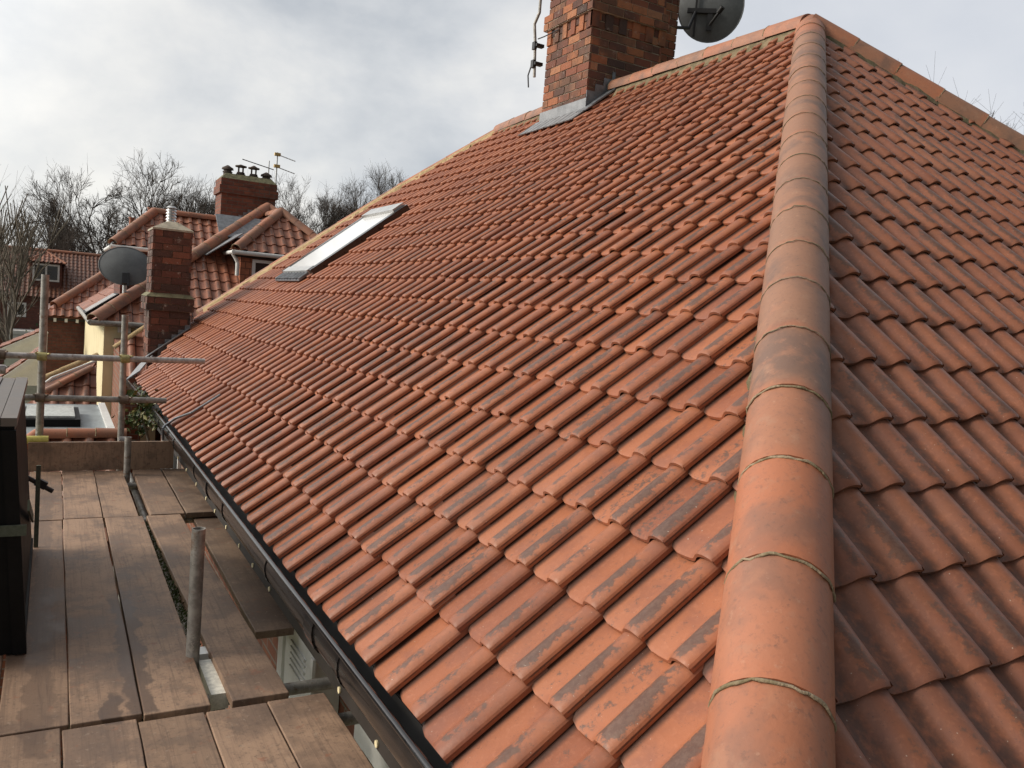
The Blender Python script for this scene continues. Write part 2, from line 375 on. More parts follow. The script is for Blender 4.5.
cl = wm('ADD', wm('MULTIPLY', wn(2.3, 7, .55, .25), .74), wm('MULTIPLY', wn(6.5, 6, .58, .1), .26))
cr = nd.new('ShaderNodeValToRGB'); e = cr.color_ramp.elements
e[0].position = .37; e[0].color = (.44, .475, .52, 1); e[1].position = .62; e[1].color = (.90, .88, .84, 1)
q = e.new(.50); q.color = (.66, .675, .69, 1)
lk.new(cl, cr.inputs[0])
sx = nd.new('ShaderNodeSeparateXYZ'); lk.new(tc.outputs['Generated'], sx.inputs[0])
hz = nd.new('ShaderNodeMapRange'); hz.interpolation_type = 'SMOOTHSTEP'; hz.inputs[1].default_value = .11; hz.inputs[2].default_value = .0; lk.new(sx.outputs[2], hz.inputs[0])
mx = nd.new('ShaderNodeMix'); mx.data_type = 'RGBA'; lk.new(wm('MULTIPLY', hz.outputs[0], .75), mx.inputs[0]); lk.new(cr.outputs[0], mx.inputs[6]); mx.inputs[7].default_value = (.82, .82, .79, 1)
def wr(x, a, b, lo, hi):
    q = nd.new('ShaderNodeMapRange'); q.interpolation_type = 'SMOOTHSTEP'; lk.new(x, q.inputs[0])
    for i, v_ in zip((1, 2, 3, 4), (a, b, lo, hi)): q.inputs[i].default_value = v_
    return q.outputs[0]
# out-of-view sky shaped for contrast: dimmed overhead and behind, brightened towards the sun
dt = nd.new('ShaderNodeVectorMath'); dt.operation = 'DOT_PRODUCT'; lk.new(tc.outputs['Generated'], dt.inputs[0]); dt.inputs[1].default_value = sd
glow = wr(dt.outputs['Value'], .25, 1.0, 1.0, 3.4)
deep = wm('MULTIPLY', glow, wm('MULTIPLY', wr(sx.outputs[2], .40, .80, 1.0, .55), wr(sx.outputs[1], .25, -.4, 1.0, .30)))
side = nd.new('ShaderNodeMix'); side.data_type = 'RGBA'; lk.new(wr(sx.outputs[0], .30, .75, 0, .75), side.inputs[0]); lk.new(mx.outputs[2], side.inputs[6]); side.inputs[7].default_value = (.66, .685, .74, 1)
warm = nd.new('ShaderNodeMix'); warm.data_type = 'RGBA'; lk.new(wr(sx.outputs[0], .42, -.15, 0, .35), warm.inputs[0]); lk.new(side.outputs[2], warm.inputs[6]); warm.inputs[7].default_value = (.92, .90, .86, 1)
b2 = nd.new('ShaderNodeBackground'); lk.new(wm('MULTIPLY', deep, .95), b2.inputs[1]); lk.new(warm.outputs[2], b2.inputs[0])
ms = nd.new('ShaderNodeMixShader'); ms.inputs[0].default_value = .9; lk.new(b1.outputs[0], ms.inputs[1]); lk.new(b2.outputs[0], ms.inputs[2])
wo = nd.new('ShaderNodeOutputWorld'); lk.new(ms.outputs[0], wo.inputs[0])
sl = bpy.data.lights.new('sun', 'SUN'); sl.energy = 2.2; sl.angle = rad(18); sl.color = (1, .89, .74)
so = bpy.data.objects.new('sun', sl); COL.objects.link(so); so.rotation_euler = sd.to_track_quat('Z', 'Y').to_euler(); so.location = (-8, -4, 12)

cam = bpy.data.cameras.new('camera'); co = bpy.data.objects.new('camera', cam); COL.objects.link(co)
cam.sensor_width = 36; cam.lens = 820/1024*36; cam.clip_start = .05; cam.clip_end = 2000
CR = Matrix(((.87100621, -.03013125, -.49034711), (-.48461159, .11110091, -.8676452), (.08062124, .99335225, .08216763)))
co.matrix_world = CR.to_4x4(); SC.camera = co
SC.view_settings.view_transform = 'Standard'; SC.view_settings.look = 'None'; SC.view_settings.exposure = .20; SC.view_settings.gamma = 1
SC.cycles.use_denoising = True
SC.cycles.max_bounces = 6

# ------------------------------------------------------------------ pantile slopes
CW, GX = .203, .2245                               # cover width, course spacing in plan
def prof(a):
    pts = [(-.06, .009), (0, .006), (.14, .001), (.32, .0), (.45, .003), (.50, .007), (.54, .015), (.58, .025), (.63, .034), (.69, .040), (.77, .043), (.85, .042), (.92, .0385), (.96, .033)]
    return pts
def tile_slope(mb, O, R, S, rows, cols, gauge, ok, mat_seed=0, cw=CW, lod=0, clean=None, age=None):
    """O: eave point; R: to the right seen from outside; S: up the slope"""
    O, R, S = V(O), V(R).normalized(), V(S).normalized(); Nn = R.cross(S).normalized()
    rnd = random.Random(mat_seed)
    P = prof(0)
    if lod: P = [P[i] for i in (0, 2, 5, 7, 9, 11, 13)]
    L = gauge + .075; lift = .030
    vs = [0, .035, .34, .67, 1.0] if not lod else [0, 1.0]
    for i in rows:
        for j in cols:
            if not ok(i, j): continue
            du, dv, dw, tw = rnd.gauss(0, .0022), rnd.gauss(0, .006), abs(rnd.gauss(0, .003)), rnd.gauss(0, .009)
            g0, g1 = rnd.random(), rnd.random()
            if clean: g1 *= clean(i, j)
            col = (g0, g1, age(i, j) if age else 1.0)
            def pt(u, w, v):
                v0 = .022*max(0, 1 - (u + .06)/.16)**2 if v < .1 else 0      # rounded lower left corner
                vv = v*L + v0
                return O + R*(cw*(j + u) + du + tw*vv) + S*(i*gauge + vv + dv) + Nn*(w + lift*(1 - v) + dw)
            rws, uvs = [], []
            for v in vs:
                sag = .006*(1 - ((v/.035) if v < .035 else 1))
                rws.append([pt(u, w - sag, v) for u, w in P]); uvs.append([(u, v) for u, w in P])
            mb.grid(rws, uvs, col)
            lip0 = [pt(u, w - .006, 0) for u, w in P]
            lip1 = [pt(u, w - .018, 0) for u, w in P]
            mb.grid([lip1, lip0], [[(u, -.02) for u, w in P], [(u, 0) for u, w in P]], col, False)
            if not lod:
                e0 = [pt(.96, .033, v) for v in vs]; e1 = [pt(.984, .027, v) for v in vs]; e2 = [pt(.99, .012, v) for v in vs]; e3 = [pt(.965, .010, v) for v in vs]
                mb.grid([e3, e2, e1, e0], [[(q_, v) for v in vs] for q_ in (.0, .04, .98, .96)], col, False)

XE, ZE, TF, TE = .945, -1.19, .80, .84
AP = V((6.067, 5.647, 2.908)); Y0 = AP.y - (AP.z - ZE)/TE
cF, cE = 1/math.sqrt(1 + TF*TF), 1/math.sqrt(1 + TE*TE)
DH1 = V((TE/TF, 1, TE)).normalized()               # up the near hip
DH2 = V((-TE/TF, 1, TE)).normalized()
SF, SE = V((cF, 0, TF*cF)), V((0, cE, TE*cE)); NF, NE = V((-TF*cF, 0, cF)), V((0, -TE*cE, cE))
ZT = -.036                                          # tile bed below the calibrated roll line
VERGE = [V(p) for p in ((6.067, 11.75, 0), (4.85, 12.70, 0), (3.70, 13.08, 0), (2.02, 13.56, 0), (.90, 11.16, 0))]
def zF(x): return ZE + TF*(x - XE)
def onF(x, y, w=0): return V((x, y, zF(x) + ZT/cF*0)) + NF*w

house = thing('brick_house', 'nearest brick house under a big hipped orange pantile roof with brick chimney and skylight', 'house', (6, 6, -6.3))
# front slope
mb = MB()
rowsF = range(0, 24); colsF = range(-62, 14)
Oy = 1.884 + .158
def okF(i, j):
    x = XE + GX*i; y = Oy - CW*j
    if y < Y0 + (x - XE)*TF/TE - .9 - .45 or y > 14.3: return False
    return True
def cleanF(i, j):
    y = Oy - CW*j
    return 1.0 if y < 6 else max(.45, 1 - (y-6)/9)
def ageF(i, j):
    y = Oy - CW*j - .12*i*0; q = min(1, max(0, (10.6 - y)/2.8)); return .15 + .85*q*q*(3-2*q)
tile_slope(mb, V((XE, Oy, ZE)) + NF*ZT, (0, -1, 0), SF, rowsF, colsF, GX/cF, okF, 5, age=ageF)
clipF = []
nh = V((0, 0, 1)).cross(DH1); nh = nh if nh.y < 0 else -nh          # outer side: towards -Y / +X
clipF.append((AP, nh)); clipF.append((AP, V((1, 0, 0))))
for a, b in zip(VERGE[:-1], VERGE[1:]):
    n = (b - a).cross(V((0, 0, 1))); n = n if n.dot(V((3, 8, 0)) - a) < 0 else -n
    clipF.append((a, n))
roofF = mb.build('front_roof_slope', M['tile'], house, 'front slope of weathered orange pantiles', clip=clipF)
# near hip end slope
mb = MB()
Ox = 2.397 - CW; Oye = Y0; 
r0 = 1.647 - Y0; r0 = r0 - math.floor(r0/GX)*GX
OE = V((Ox, Y0 + r0 - GX, ZE + TE*(r0 - GX))) + NE*ZT
def okE(i, j):
    y = OE.y + GX*i; x = Ox + CW*j; h = (y - Y0)*TE/TF
    return XE + h - .75 < x < 11.19 - h + .75 and x < 9.6
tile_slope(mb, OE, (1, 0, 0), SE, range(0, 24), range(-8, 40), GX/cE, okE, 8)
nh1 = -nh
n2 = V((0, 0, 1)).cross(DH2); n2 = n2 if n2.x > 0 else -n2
roofE = mb.build('end_roof_slope', M['tile_end'], house, 'hipped end slope of weathered pantiles, painted darker for its shade', clip=[(AP, nh1), (AP, n2)])
# solid deck below the tiles and the two slopes that face away
mb = MB(); dz = V((0, 0, -.085)); XB = 11.19
def D(x, y, z): return V((x, y, z)) + dz
pf = [D(XE+.05, Y0+.05, zF(XE+.05)), D(AP.x, AP.y, AP.z)] + [D(p.x, p.y, zF(p.x)) for p in VERGE[:-1]] + [D(XE+.05, 11.25, zF(XE+.05))]
mb.face(pf[::-1]); mb.face([D(XE+.05, Y0+.05, ZE+.04), D(XB, Y0, ZE), D(*AP)])
mb.face([D(XB, Y0, ZE), D(XB, 12.2, ZE), D(AP.x, 11.75, AP.z), D(*AP)])
mb.build('roof_deck', M['roofdeck'], house)
# walls
mb = MB()
mb.box(1.24, 10.9, 1.06, 11.1, -6.3, -1.42)
vb = VERGE[:-1] + [V((1.24, 11.8, 0))]
for a, b in zip(vb[:-1], vb[1:]):
    mb.face([V((a.x, a.y-.06, -6.3)), V((b.x, b.y-.06, -6.3)), V((b.x, b.y-.06, zF(b.x)-.09)), V((a.x, a.y-.06, zF(a.x)-.09))])
mb.face([V((6.067, 11.69, -6.3)), V((6.067, 11.69, AP.z-.09)), V((XB, 12.1, ZE-.09)), V((XB, 12.1, -6.3))])
mb.build('wall', M['wall_orange'], house)

# hip tiles along the two hips, each with its mortar joint
def cap_run(name, pts, up, r, length, mat, parent, mat_j=None, seed=1, first=0, off=-.03, sink=.0, jr=.010, lift=.006, skip=None, grime=None):
    rnd = random.Random(seed)
    for a, b in zip(pts[:-1], pts[1:]):
        d = (b - a); L = d.length; n = max(1, round(L/length)); d = d.normalized()
        for k in range(n):
            p0 = a + d*(L*k/n); p1 = a + d*(L*(k+1)/n + .02)
            if skip and skip((p0+p1)/2): continue
            m = MB(); upv = V(up)
            wob = V((rnd.gauss(0, .0012), rnd.gauss(0, .0012), rnd.gauss(0, .001)))
            m.half(p0 + upv*(off + lift) + wob, p1 + upv*off + wob, upv, r*(1 + lift), r*(1 - lift*.7), c=(rnd.random(), rnd.random() if grime is None else grime, rnd.random()), u0=rnd.random()*5)
            o = m.build(name, mat, parent)
            if mat_j:
                j = MB(); q = p0 + upv*(off + .004) + wob
                prev = None; side = d.cross(upv).normalized(); uu = side.cross(d)
                ring = []
                for t in range(0, 25):
                    th = rad(-88 + 176*t/24); rr = r*1.006 - jr*.45
                    ring.append(q + d*(rnd.gauss(0, .0025) - .004) + (side*math.sin(th) + uu*math.cos(th))*(rr + rnd.gauss(0, .0015)))
                rws, uvs = [], []
                for t, cpt in enumerate(ring):
                    rad_ = (cpt - q).normalized(); rr = jr*rnd.uniform(.8, 1.25)
                    rws.append([cpt + rad_*math.cos(g*PI/3)*rr + d*math.sin(g*PI/3)*rr*1.3 for g in range(7)]); uvs.append([(t*.02, g*.01) for g in range(7)])
                j.grid(rws, uvs)
                j.build('mortar_joint', mat_j, o)
def on_hip(s): return AP - DH1*s
hs = [0, .42, .82, 1.22, 1.62, 2.03, 2.46, 2.88, 3.29, 3.66, 4.07, 4.68-.22, 4.84, 5.24, 5.63, 6.03, 6.42, 6.81, 7.2, 7.6]
M7 = 7.6
HS = [7.425 + .39*1, 7.425, 7.041, 6.634, 6.257, 5.863, 5.463, 5.096, 4.70, 4.31, 3.92, 3.53, 3.13, 2.73, 2.33, 1.93, 1.53, 1.13, .73, .33, -.05]
upH = V((0, 0, 1)) - DH1*DH1.z; upH.normalize()
for a, b in zip(HS[:-1], HS[1:]):
    cap_run('hip_tile', [on_hip(a), on_hip(b)], upH, .136, .6, M['ridge'], house, M['mortar_joint'] if a > 6.2 else M['joint_clay'], seed=int(a*100), off=-.047, lift=.006 if a > 6.2 else .0, jr=.0036 if a > 6.2 else .0022, grime=min(1, max(0, (7.0-a)/.6)) if a > 1 else .3)
upH2 = V((0, 0, 1)) - DH2*DH2.z; upH2.normalize()
cap_run('hip_tile', [AP - DH2*4.4, AP], upH2, .132, .45, M['ridge'], house, M['mortar_joint'], seed=5, off=-.022, jr=.003)
CH = (5.66, 6.76, 8.75, 9.80)                      # main chimney plan
RZ = .105
cap_run('ridge_tile', [V((AP.x, CH[2]-.05, AP.z+.02)), V((AP.x, AP.y+.04, AP.z))], (0, 0, 1), .125, .45, M['verge'], house, M['mortar_joint'], seed=9, off=-.012, jr=.006)
cap_run('ridge_tile', [V((AP.x, CH[3]+.02, AP.z+.03)), V((AP.x, 11.75, AP.z-.02))], (0, 0, 1), .125, .45, M['verge'], house, M['mortar_joint'], seed=10, off=-.02, jr=.006)
vp = [V((p.x, p.y+.05, zF(p.x))) for p in VERGE[:4]]
cap_run('verge_tile', vp[::-1], (0, 0, 1), .10, .42, M['verge'], house, M['buff'], seed=12, off=-.055, jr=.005)
# bedding mortar under ridge, hips and verge
def bed(name, pts, dirs, w, mat, th=.055, wob=.012, seed=0):
    """strip of pointing: pts along the line, dirs = outward direction on the slope"""
    rnd = random.Random(seed); m = MB(); rows = []
    for p, q in zip(pts, dirs):
        rows.append([p + V((0, 0, th)), p + q*w*.6 + V((0, 0, th*.8 + rnd.gauss(0, .004))), p + q*(w + rnd.gauss(0, wob)) + V((0, 0, rnd.gauss(.0, .005)))])
    m.grid(rows, [[(i*.1, 0), (i*.1, .05), (i*.1, .1)] for i in range(len(rows))], smooth=False)
    return m.build(name, mat, house)
def lerp(a, b, n): return [a + (b-a)*(i/n) for i in range(n+1)]
rp = [V((AP.x, y, AP.z)) for y in [AP.y + i*.1 for i in range(62)]]
bed('ridge_bedding', rp, [-SF]*len(rp), .20, M['mortar'], .085)
hp = lerp(AP, AP - DH2*4.2, 60)
d2 = (-SE + V((-.55, 0, 0))).normalized()
bed('hip_bedding', hp, [d2]*61, .20, M['mortar_moss'], .085)
hp = lerp(AP, AP - DH1*7.6, 90)
dl = (DH1.cross(NF)).normalized(); dl = dl if dl.y > 0 else -dl
bed('hip_bedding', [p + V((0, 0, -.03)) for p in hp], [dl]*91, .15, M['mortar'], .03)
dr = (DH1.cross(NE)).normalized(); dr = dr if dr.x > 0 else -dr
bed('hip_bedding', [p + V((0, 0, -.03)) for p in hp], [dr]*91, .15, M['mortar'], .03)
vv = []
for a, b in zip(VERGE[:3], VERGE[1:4]):
    vv += lerp(V((a.x, a.y+.02, zF(a.x))), V((b.x, b.y+.02, zF(b.x))), 18)
bed('verge_bedding', vv, [V((.0, -1, .02))]*len(vv), .21, M['buff'], .065, .03)

# bricks laid one by one
def brick_stack(m, x0, x1, y0, y1, z0, z1, ch=.097, bl=.25, seed=0, proj=0, mj=.014, faces='xXyY', zmin=None):
    rnd = random.Random(seed); nz = max(1, round((z1 - z0)/ch)); ch = (z1-z0)/nz
    m.box(x0+.012, x1-.012, y0+.012, y1-.012, z0, z1, mi=1)
    for k in range(nz):
        za, zb = z0 + k*ch, z0 + (k+1)*ch
        for f in faces:
            L = (y1-y0) if f in 'xX' else (x1-x0)
            n = max(1, round(L/bl)); b = L/n; half_ = (k + (f in 'xX')) % 2
            e = [0] + [b*(i + (.5 if half_ else 1)) for i in range(n + 1) if b*(i + (.5 if half_ else 1)) < L - .02] + [L]
            for p, q in zip(e[:-1], e[1:]):
                j = rnd.gauss(0, .0018); c = (rnd.random(), rnd.random(), rnd.random())
                if rnd.random() < .04: j -= .006
                s, t = p + mj/2*(p > 0), q - mj/2*(q < L); lo, hi = za + mj/2, zb - mj/2
                if f == 'x': m.box(x0 - j, x0 + .03, y0 + s, y0 + t, lo, hi, c)
                if f == 'X': m.box(x1 - .03, x1 + j, y0 + s, y0 + t, lo, hi, c)
                if f == 'y': m.box(x0 + s + (.03 if p == 0 else 0), x0 + t - (.03 if q == L else 0), y0 - j, y0 + .03, lo, hi, c)
                if f == 'Y': m.box(x0 + s + (.03 if p == 0 else 0), x0 + t - (.03 if q == L else 0), y1 - .03, y1 + j, lo, hi, c)
# main chimney
x0, x1, y0, y1 = CH; m = MB()
ZB = 3.81
brick_stack(m, x0, x1, y0, y1, 2.40, ZB - .2, seed=1)
brick_stack(m, x0, x1, y0, y1, ZB - .2, ZB, seed=2)
brick_stack(m, x0-.05, x1+.05, y0-.05, y1+.05, ZB, ZB+.2, seed=3)
brick_stack(m, x0-.005, x1+.005, y0-.005, y1+.005, ZB+.2, ZB+1.0, seed=4)
brick_stack(m, x0-.06, x1+.06, y0-.06, y1+.06, ZB+1.0, ZB+1.2, seed=6)
rnd = random.Random(3)
for k in range(6):                                       # dentils below the oversailing courses
    yy = y0 - .016 + k*.192; m.box(x0-.016, x0+.02, yy, yy+.10, ZB-.19, ZB, (rnd.random(), rnd.random(), 0))
    xx = x0 - .016 + k*.209; m.box(xx, xx+.11, y0-.0165, y0+.02, ZB-.19 if k else ZB-.188, ZB-.001, (rnd.random(), rnd.random(), 0))
brick_stack(m, x1-.02, x1+.46, y0+.30, y1-.1, 2.30, ZB+1.0, seed=5)
chim = m.build('chimney', [M['brick'], M['joint']], house, 'tall brick chimney stack with projecting courses on the main ridge')
# lead round its foot
m = MB()
zf = zF(x0)
m.obox(V((x0-.008, (y0+y1)/2, zf+.04)), WAX, (.006, (y1-y0)/2+.03, .13))
aprn = V((x0-.13, (y0+y1)/2, zF(x0-.13)+.055))
m.obox(aprn, (V((0, -1, 0)), SF, NF), ((y1-y0)/2+.14, .17, .006))
for k in range(9):
    yy = y0 - .10 + k*(y1-y0+.2)/8
    m.tube(V((x0-.27, yy, zF(x0-.27)+.058)), V((x0-.03, yy, zF(x0-.03)+.058)), .009, n=6)
m.build('lead_apron', M['lead_pale'], chim)
m = MB()
xx = x0
while xx < AP.x - .02:                                    # stepped cover flashing on the near side
    m.box(xx, min(xx+.121, AP.x), y0-.012, y0-.004, zF(xx)-.1, zF(xx)+.27); xx += .121
m.obox(V((x0+.22, y0-.09, zF(x0+.22)+.062)), (V((0, -1, 0)), SF, NF), (.11, .42, .006))
m.tube(V((x0-.02, y0-.185, zF(x0-.02)+.07)), V((AP.x-.02, y0-.185, zF(AP.x-.02)+.07)), .012, n=6)
m.build('step_flashing', M['lead'], chim)

# chimney at the far eave corner
m = MB(); a0, a1, b0, b1 = 1.165, 1.70, 12.45, 13.15
brick_stack(m, a0, a1, b0, b1, -1.6, -.32, .095, .24, 21, mj=.010)
brick_stack(m, a0-.045, a1+.045, b0-.045, b1+.045, -.32, -.13, .095, .24, 22)
brick_stack(m, a0+.01, a1-.01, b0+.01, b1-.01, -.13, .80, .095, .24, 23, mj=.009)
ch2 = m.build('chimney', [M['brick_old'], M['joint_dark']], house, 'squat weathered chimney at the far eave corner with mossy ledge and steel cowl')
m = MB()
def frustum(m, x0, x1, y0, y1, z0, i, z1):
    A = [(x0, y0, z0), (x1, y0, z0), (x1, y1, z0), (x0, y1, z0)]; B = [(x0+i, y0+i, z1), (x1-i, y0+i, z1), (x1-i, y1-i, z1), (x0+i, y1-i, z1)]
    for k in range(4): m.face([A[k], A[(k+1) % 4], B[(k+1) % 4], B[k]])
    m.face(B)
frustum(m, a0-.05, a1+.05, b0-.05, b1+.05, -.128, .075, -.06); m.build('mossy_ledge', M['moss_stone'], ch2)
m = MB(); m.box(a0-.0, a1+.0, b0, b1, .80, .825); frustum(m, a0, a1, b0, b1, .825, .2, .94); m.build('cement_cap', M['cement'], ch2)
m = MB(); c = V(((a0+a1)/2, (b0+b1)/2, .9))
m.tube(c, c + V((0, 0, .05)), .06, n=12)
for k in range(5): m.tube(c + V((0, 0, .03+k*.042)), c + V((0, 0, .055+k*.042)), .075, .062, 14)
m.tube(c + V((0, 0, .03)), c + V((0, 0, .22)), .055, n=12); m.tube(c + V((0, 0, .24)), c + V((0, 0, .27)), .078, .04, 14)
m.build('cowl', M['alu'], ch2)
m = MB()
for k in range(5):
    xx = a1 - .40 + k*.085; m.box(xx, a1+.004, b0-.014-.002*k, b0-.003, zF(xx)-.22+.0*k, zF(xx)+.12+k*.004)
m.box(a1+.003, a1+.012, b0-.012, b1, -1.3, -.36)
m.obox(V((a1-.33, b0-.07, zF(a1-.33)+.06)), (V((0, -1, 0)), SF, NF), (.05, .42, .006))
m.build('lead_flashing', M['lead'], ch2)
m = MB(); m.obox(V((1.02, 11.75, zF(1.02)+.065)), (V((-.35, -1, -.28)), SF, NF), (.32, .10, .008)); m.build('corner_lead', M['lead_pale'], house)

# roof window
def fpt(x, y, w): return V((x, y, zF(x))) + NF*w
sx0, sx1, sy0, sy1 = 2.80, 4.00, 10.16, 11.52
cx = (sx0+sx1)/2; hs_ = (sx1-sx0)/2/cF; cy = (sy0+sy1)/2; hr = (sy1-sy0)/2
AX = (V((0, -1, 0)), SF, NF)
m = MB(); m.obox(fpt(cx, cy, .05), AX, (hr-.05, hs_-.05, .02)); sk = m.build('skylight', M['pvc_black'], house, 'pivot roof window with sky reflection painted pale on its glass')
m = MB()
m.obox(fpt(cx, sy0+.0, .05), AX, (.06, hs_, .042)); m.build('side_frame', M['pvc_black'], sk)
m = MB(); m.obox(fpt(cx, sy1-.0, .05), AX, (.06, hs_, .042)); m.build('side_frame', M['pvc_black'], sk)
m = MB(); m.obox(fpt(sx0+.03, cy, .055), AX, (hr-.062, .055, .042)); m.build('bottom_rail', M['alu'], sk)
m = MB(); m.obox(fpt(sx1-.06, cy, .07), AX, (hr-.062, .09, .055)); m.build('top_cowl', M['alu'], sk)
m = MB(); m.obox(fpt(cx, cy, .082), AX, (hr-.062, hs_-.10, .004)); m.build('pane', M['skylight'], sk)
m = MB(); m.obox(fpt(sx0-.075, cy, .045), AX, (hr-.06, .075, .006))
for k in range(9): 
    yy = sy0 + .08 + k*(sy1-sy0-.16)/8; m.tube(fpt(sx0-.125, yy, .06), fpt(sx0-.01, yy, .062), .022, n=6)
m.build('flashing', M['lead'], sk)

# gutter, fascia and eave details
GD, GA, GS = 1.35, 150, 210/12
m = MB(); gx, gz, gr = .938, -1.185, .062
prev = None; ys = [Y0-.1 + (12.2-Y0+.1)*i/40 for i in range(41)]
def gsag(y): return -.0018*max(0, y-6)**2
for sgn, rr in ((1, gr), (-1, gr-.006)):
    rws = []; uvs = []
    for y in ys:
        rws.append([V((gx + math.cos(rad(GA + GS*k))*rr, y, gz - .045 + gsag(y) + math.sin(rad(GA + GS*k))*rr*GD)) for k in range(13)]); uvs.append([(k*.02, y) for k in range(13)])
    m.grid(rws, uvs)
m.tube(V((gx-gr*.866+.002, ys[0], gz)), V((gx-gr*.866+.002, 8, gz)), .012, n=10)
m.tube(V((gx-gr*.866+.002, 8, gz)), V((gx-gr*.866+.002, ys[-1], gz+gsag(ys[-1]))), .012, n=10)
gut = m.build('gutter', M['pvc_black'], house, 'black half round gutter along the eave')
for y in (1.5, 2.6, 3.7, 4.8, 5.9, 7.0, 8.1, 9.2):
    m = MB(); pr = None
    for k in range(13):
        a = rad(GA + 2 + (GS-.3)*k); p = V((gx + math.cos(a)*(gr+.002), y, gz - .045 + gsag(y) + math.sin(a)*(gr+.002)*GD))
        if pr: m.obox((p+pr)/2, ((p-pr), (0, 1, 0), (p-pr).cross(V((0, 1, 0)))), ((p-pr).length/2+.002, .012, .0025))
        pr = p
    m.box(gx+gr-.004, 1.005, y-.018, y+.018, gz-.07, gz+.0)
    m.build('gutter_bracket', M['pvc_black'], gut)
for y in (2.95, 5.4, 8.9):
    m = MB()
    for k in range(12):
        a, b = rad(GA - 2 + (GS+.2)*k), rad(GA - 2 + (GS+.2)*(k+1))
        p, q = [V((gx + math.cos(t)*(gr+.004), y, gz - .045 + gsag(y) + math.sin(t)*(gr+.004)*GD)) for t in (a, b)]
        m.obox((p+q)/2, ((q-p), (0, 1, 0), (q-p).cross(V((0, 1, 0)))), ((q-p).length/2+.002, .055, .003))
    m.build('gutter_union', M['pvc_black'], gut)
m = MB(); m.box(1.004, 1.024, Y0+.05, 11.3, -1.50, -1.16); m.box(1.025, 1.26, Y0+.05, 11.3, -1.50, -1.488); m.build('fascia', M['fascia'], house)
m = MB(); m.obox(V((1.06, 6.0, -1.185)), ((0, 1, 0), SF, NF), (5.2, .16, .004)); m.build('eave_felt', M['felt'], house)
for y in (2.5, 2.92, 4.1, 4.5, 4.88, 5.3, 5.72, 6.09, 6.56, 7.1, 7.62):
    m = MB(); m.tube((.997, y, -1.478), (1.003, y, -1.478), .013, n=8); m.build('fascia_clip', M['cream'], house)
m = MB(); m.box(1.10, 1.235, 3.60, 4.17, -2.6, -1.62); m.box(1.085, 1.10, 4.10, 4.19, -2.6, -1.60); m.box(1.085, 1.10, 3.56, 3.60, -2.6, -1.64)
for k in range(5): m.box(1.091, 1.101, 3.72, 3.98, -1.715-.032*k, -1.706-.032*k)
m.build('louvred_vent', M['white'], house, bevel=.004)
def window(x, ya, yb, za, zb, parent, n=2, ax='x', sgn=-1, mat=None, name='window', fr=.05):
    m = MB(); w = []
    d = .035
    def bx(m, a, b, c, e, t0, t1):
        if ax == 'x': m.box(min(x+sgn*t0, x+sgn*t1), max(x+sgn*t0, x+sgn*t1), a, b, c, e)
        else: m.box(a, b, min(x+sgn*t0, x+sgn*t1), max(x+sgn*t0, x+sgn*t1), c, e)
    bx(m, ya, yb, za, za+fr, 0, d+.01); bx(m, ya, yb, zb-fr, zb, 0, d)
    for k in range(n+1):
        yy = ya + (yb-ya-fr)*k/n; bx(m, yy, yy+fr, za+fr, zb-fr, 0, d)
    o = m.build(name, mat or M['white'], parent)
    m = MB(); bx(m, ya+fr*.5, yb-fr*.5, za+fr*.5, zb-fr*.5, .002, .012); m.build('pane', M['glass'], o)
    return o
window(1.235, 1.5, 3.27, -3.2, -1.77, house, 3, fr=.11)
window(1.24, 9.2, 10.7, -3.0, -1.72, house, 3)
# cable on the tiles
m = MB(); cp = [V((.86, 7.55, -1.30)), V((.85, 7.50, -1.20)), fpt(.90, 7.56, .05), fpt(.985, 7.52, .06), fpt(1.09, 7.30, .06), fpt(1.30, 7.28, .05)]
m.poly(cp, .011, 8)
m.build('cable', M['lead'], None, 'bent grey cable lying on the lowest tiles over the gutter', loc=(.86, 7.5, -1.3), cat='cable')

# ------------------------------------------------------------------ things fixed to the main chimney
def dish(name, label, cen, nrm, r, asp, parts_back=True, mast=None):
    """back of a dish seen from the camera; nrm points to the camera"""
    cen, nrm = V(cen), V(nrm).normalized(); t = thing(name, label, 'satellite dish', cen)
    ux = V((0, 0, 1)).cross(nrm).normalized(); uy = nrm.cross(ux)
    for lab, s in (('reflector', 1),):
        m = MB(); rws, uvs = [], []
        for i in range(9):
            q = i/8; rws.append([cen + (ux*math.cos(2*PI*k/40) + uy*asp*math.sin(2*PI*k/40))*r*q + nrm*(.16*r*2*(1-q*q)*.55) for k in range(40)]); uvs.append([(k/40, q) for k in range(40)])
        m.grid(rws, uvs, close=True)
        rws2 = [[p - nrm*.006 for p in rr] for rr in rws]; m.grid(rws2[::-1], uvs, close=True)
        rim = rws[-1]
        for k in range(40): m.tube(rim[k], rim[(k+1) % 40], .009, n=6, caps=False)
        m.build('reflector', M['dish'], t)
    return t, ux, uy, nrm, cen
t, ux, uy, nn, c = dish('satellite_dish', 'grey satellite dish on a bracket at the right of the tall ridge chimney', (8.02, 9.35, 4.62), (-.62, -.78, -.12), .46, 1.08)
m = MB(); pc = c + nn*.10
m.obox(pc + ux*(-.12) + uy*(-.10), (ux, uy, nn), (.20, .03, .03)); m.obox(pc + ux*(-.0) + uy*(-.22), (ux, uy, nn), (.035, .14, .02)); m.obox(pc - ux*.20 + uy*.05, (ux, uy, nn), (.015, .5, .015))
m.build('bracket', M['dish_arm'], t)
m = MB(); m.tube(pc + ux*.0 - uy*.30, pc + ux*.14 - uy*.10 + nn*.1, .02, n=8); m.tube(pc + ux*.11 - uy*.14 + nn*.08, pc + ux*.16 - uy*.07 + nn*.12, .035, n=10); m.build('arm', M['dish_arm'], t)
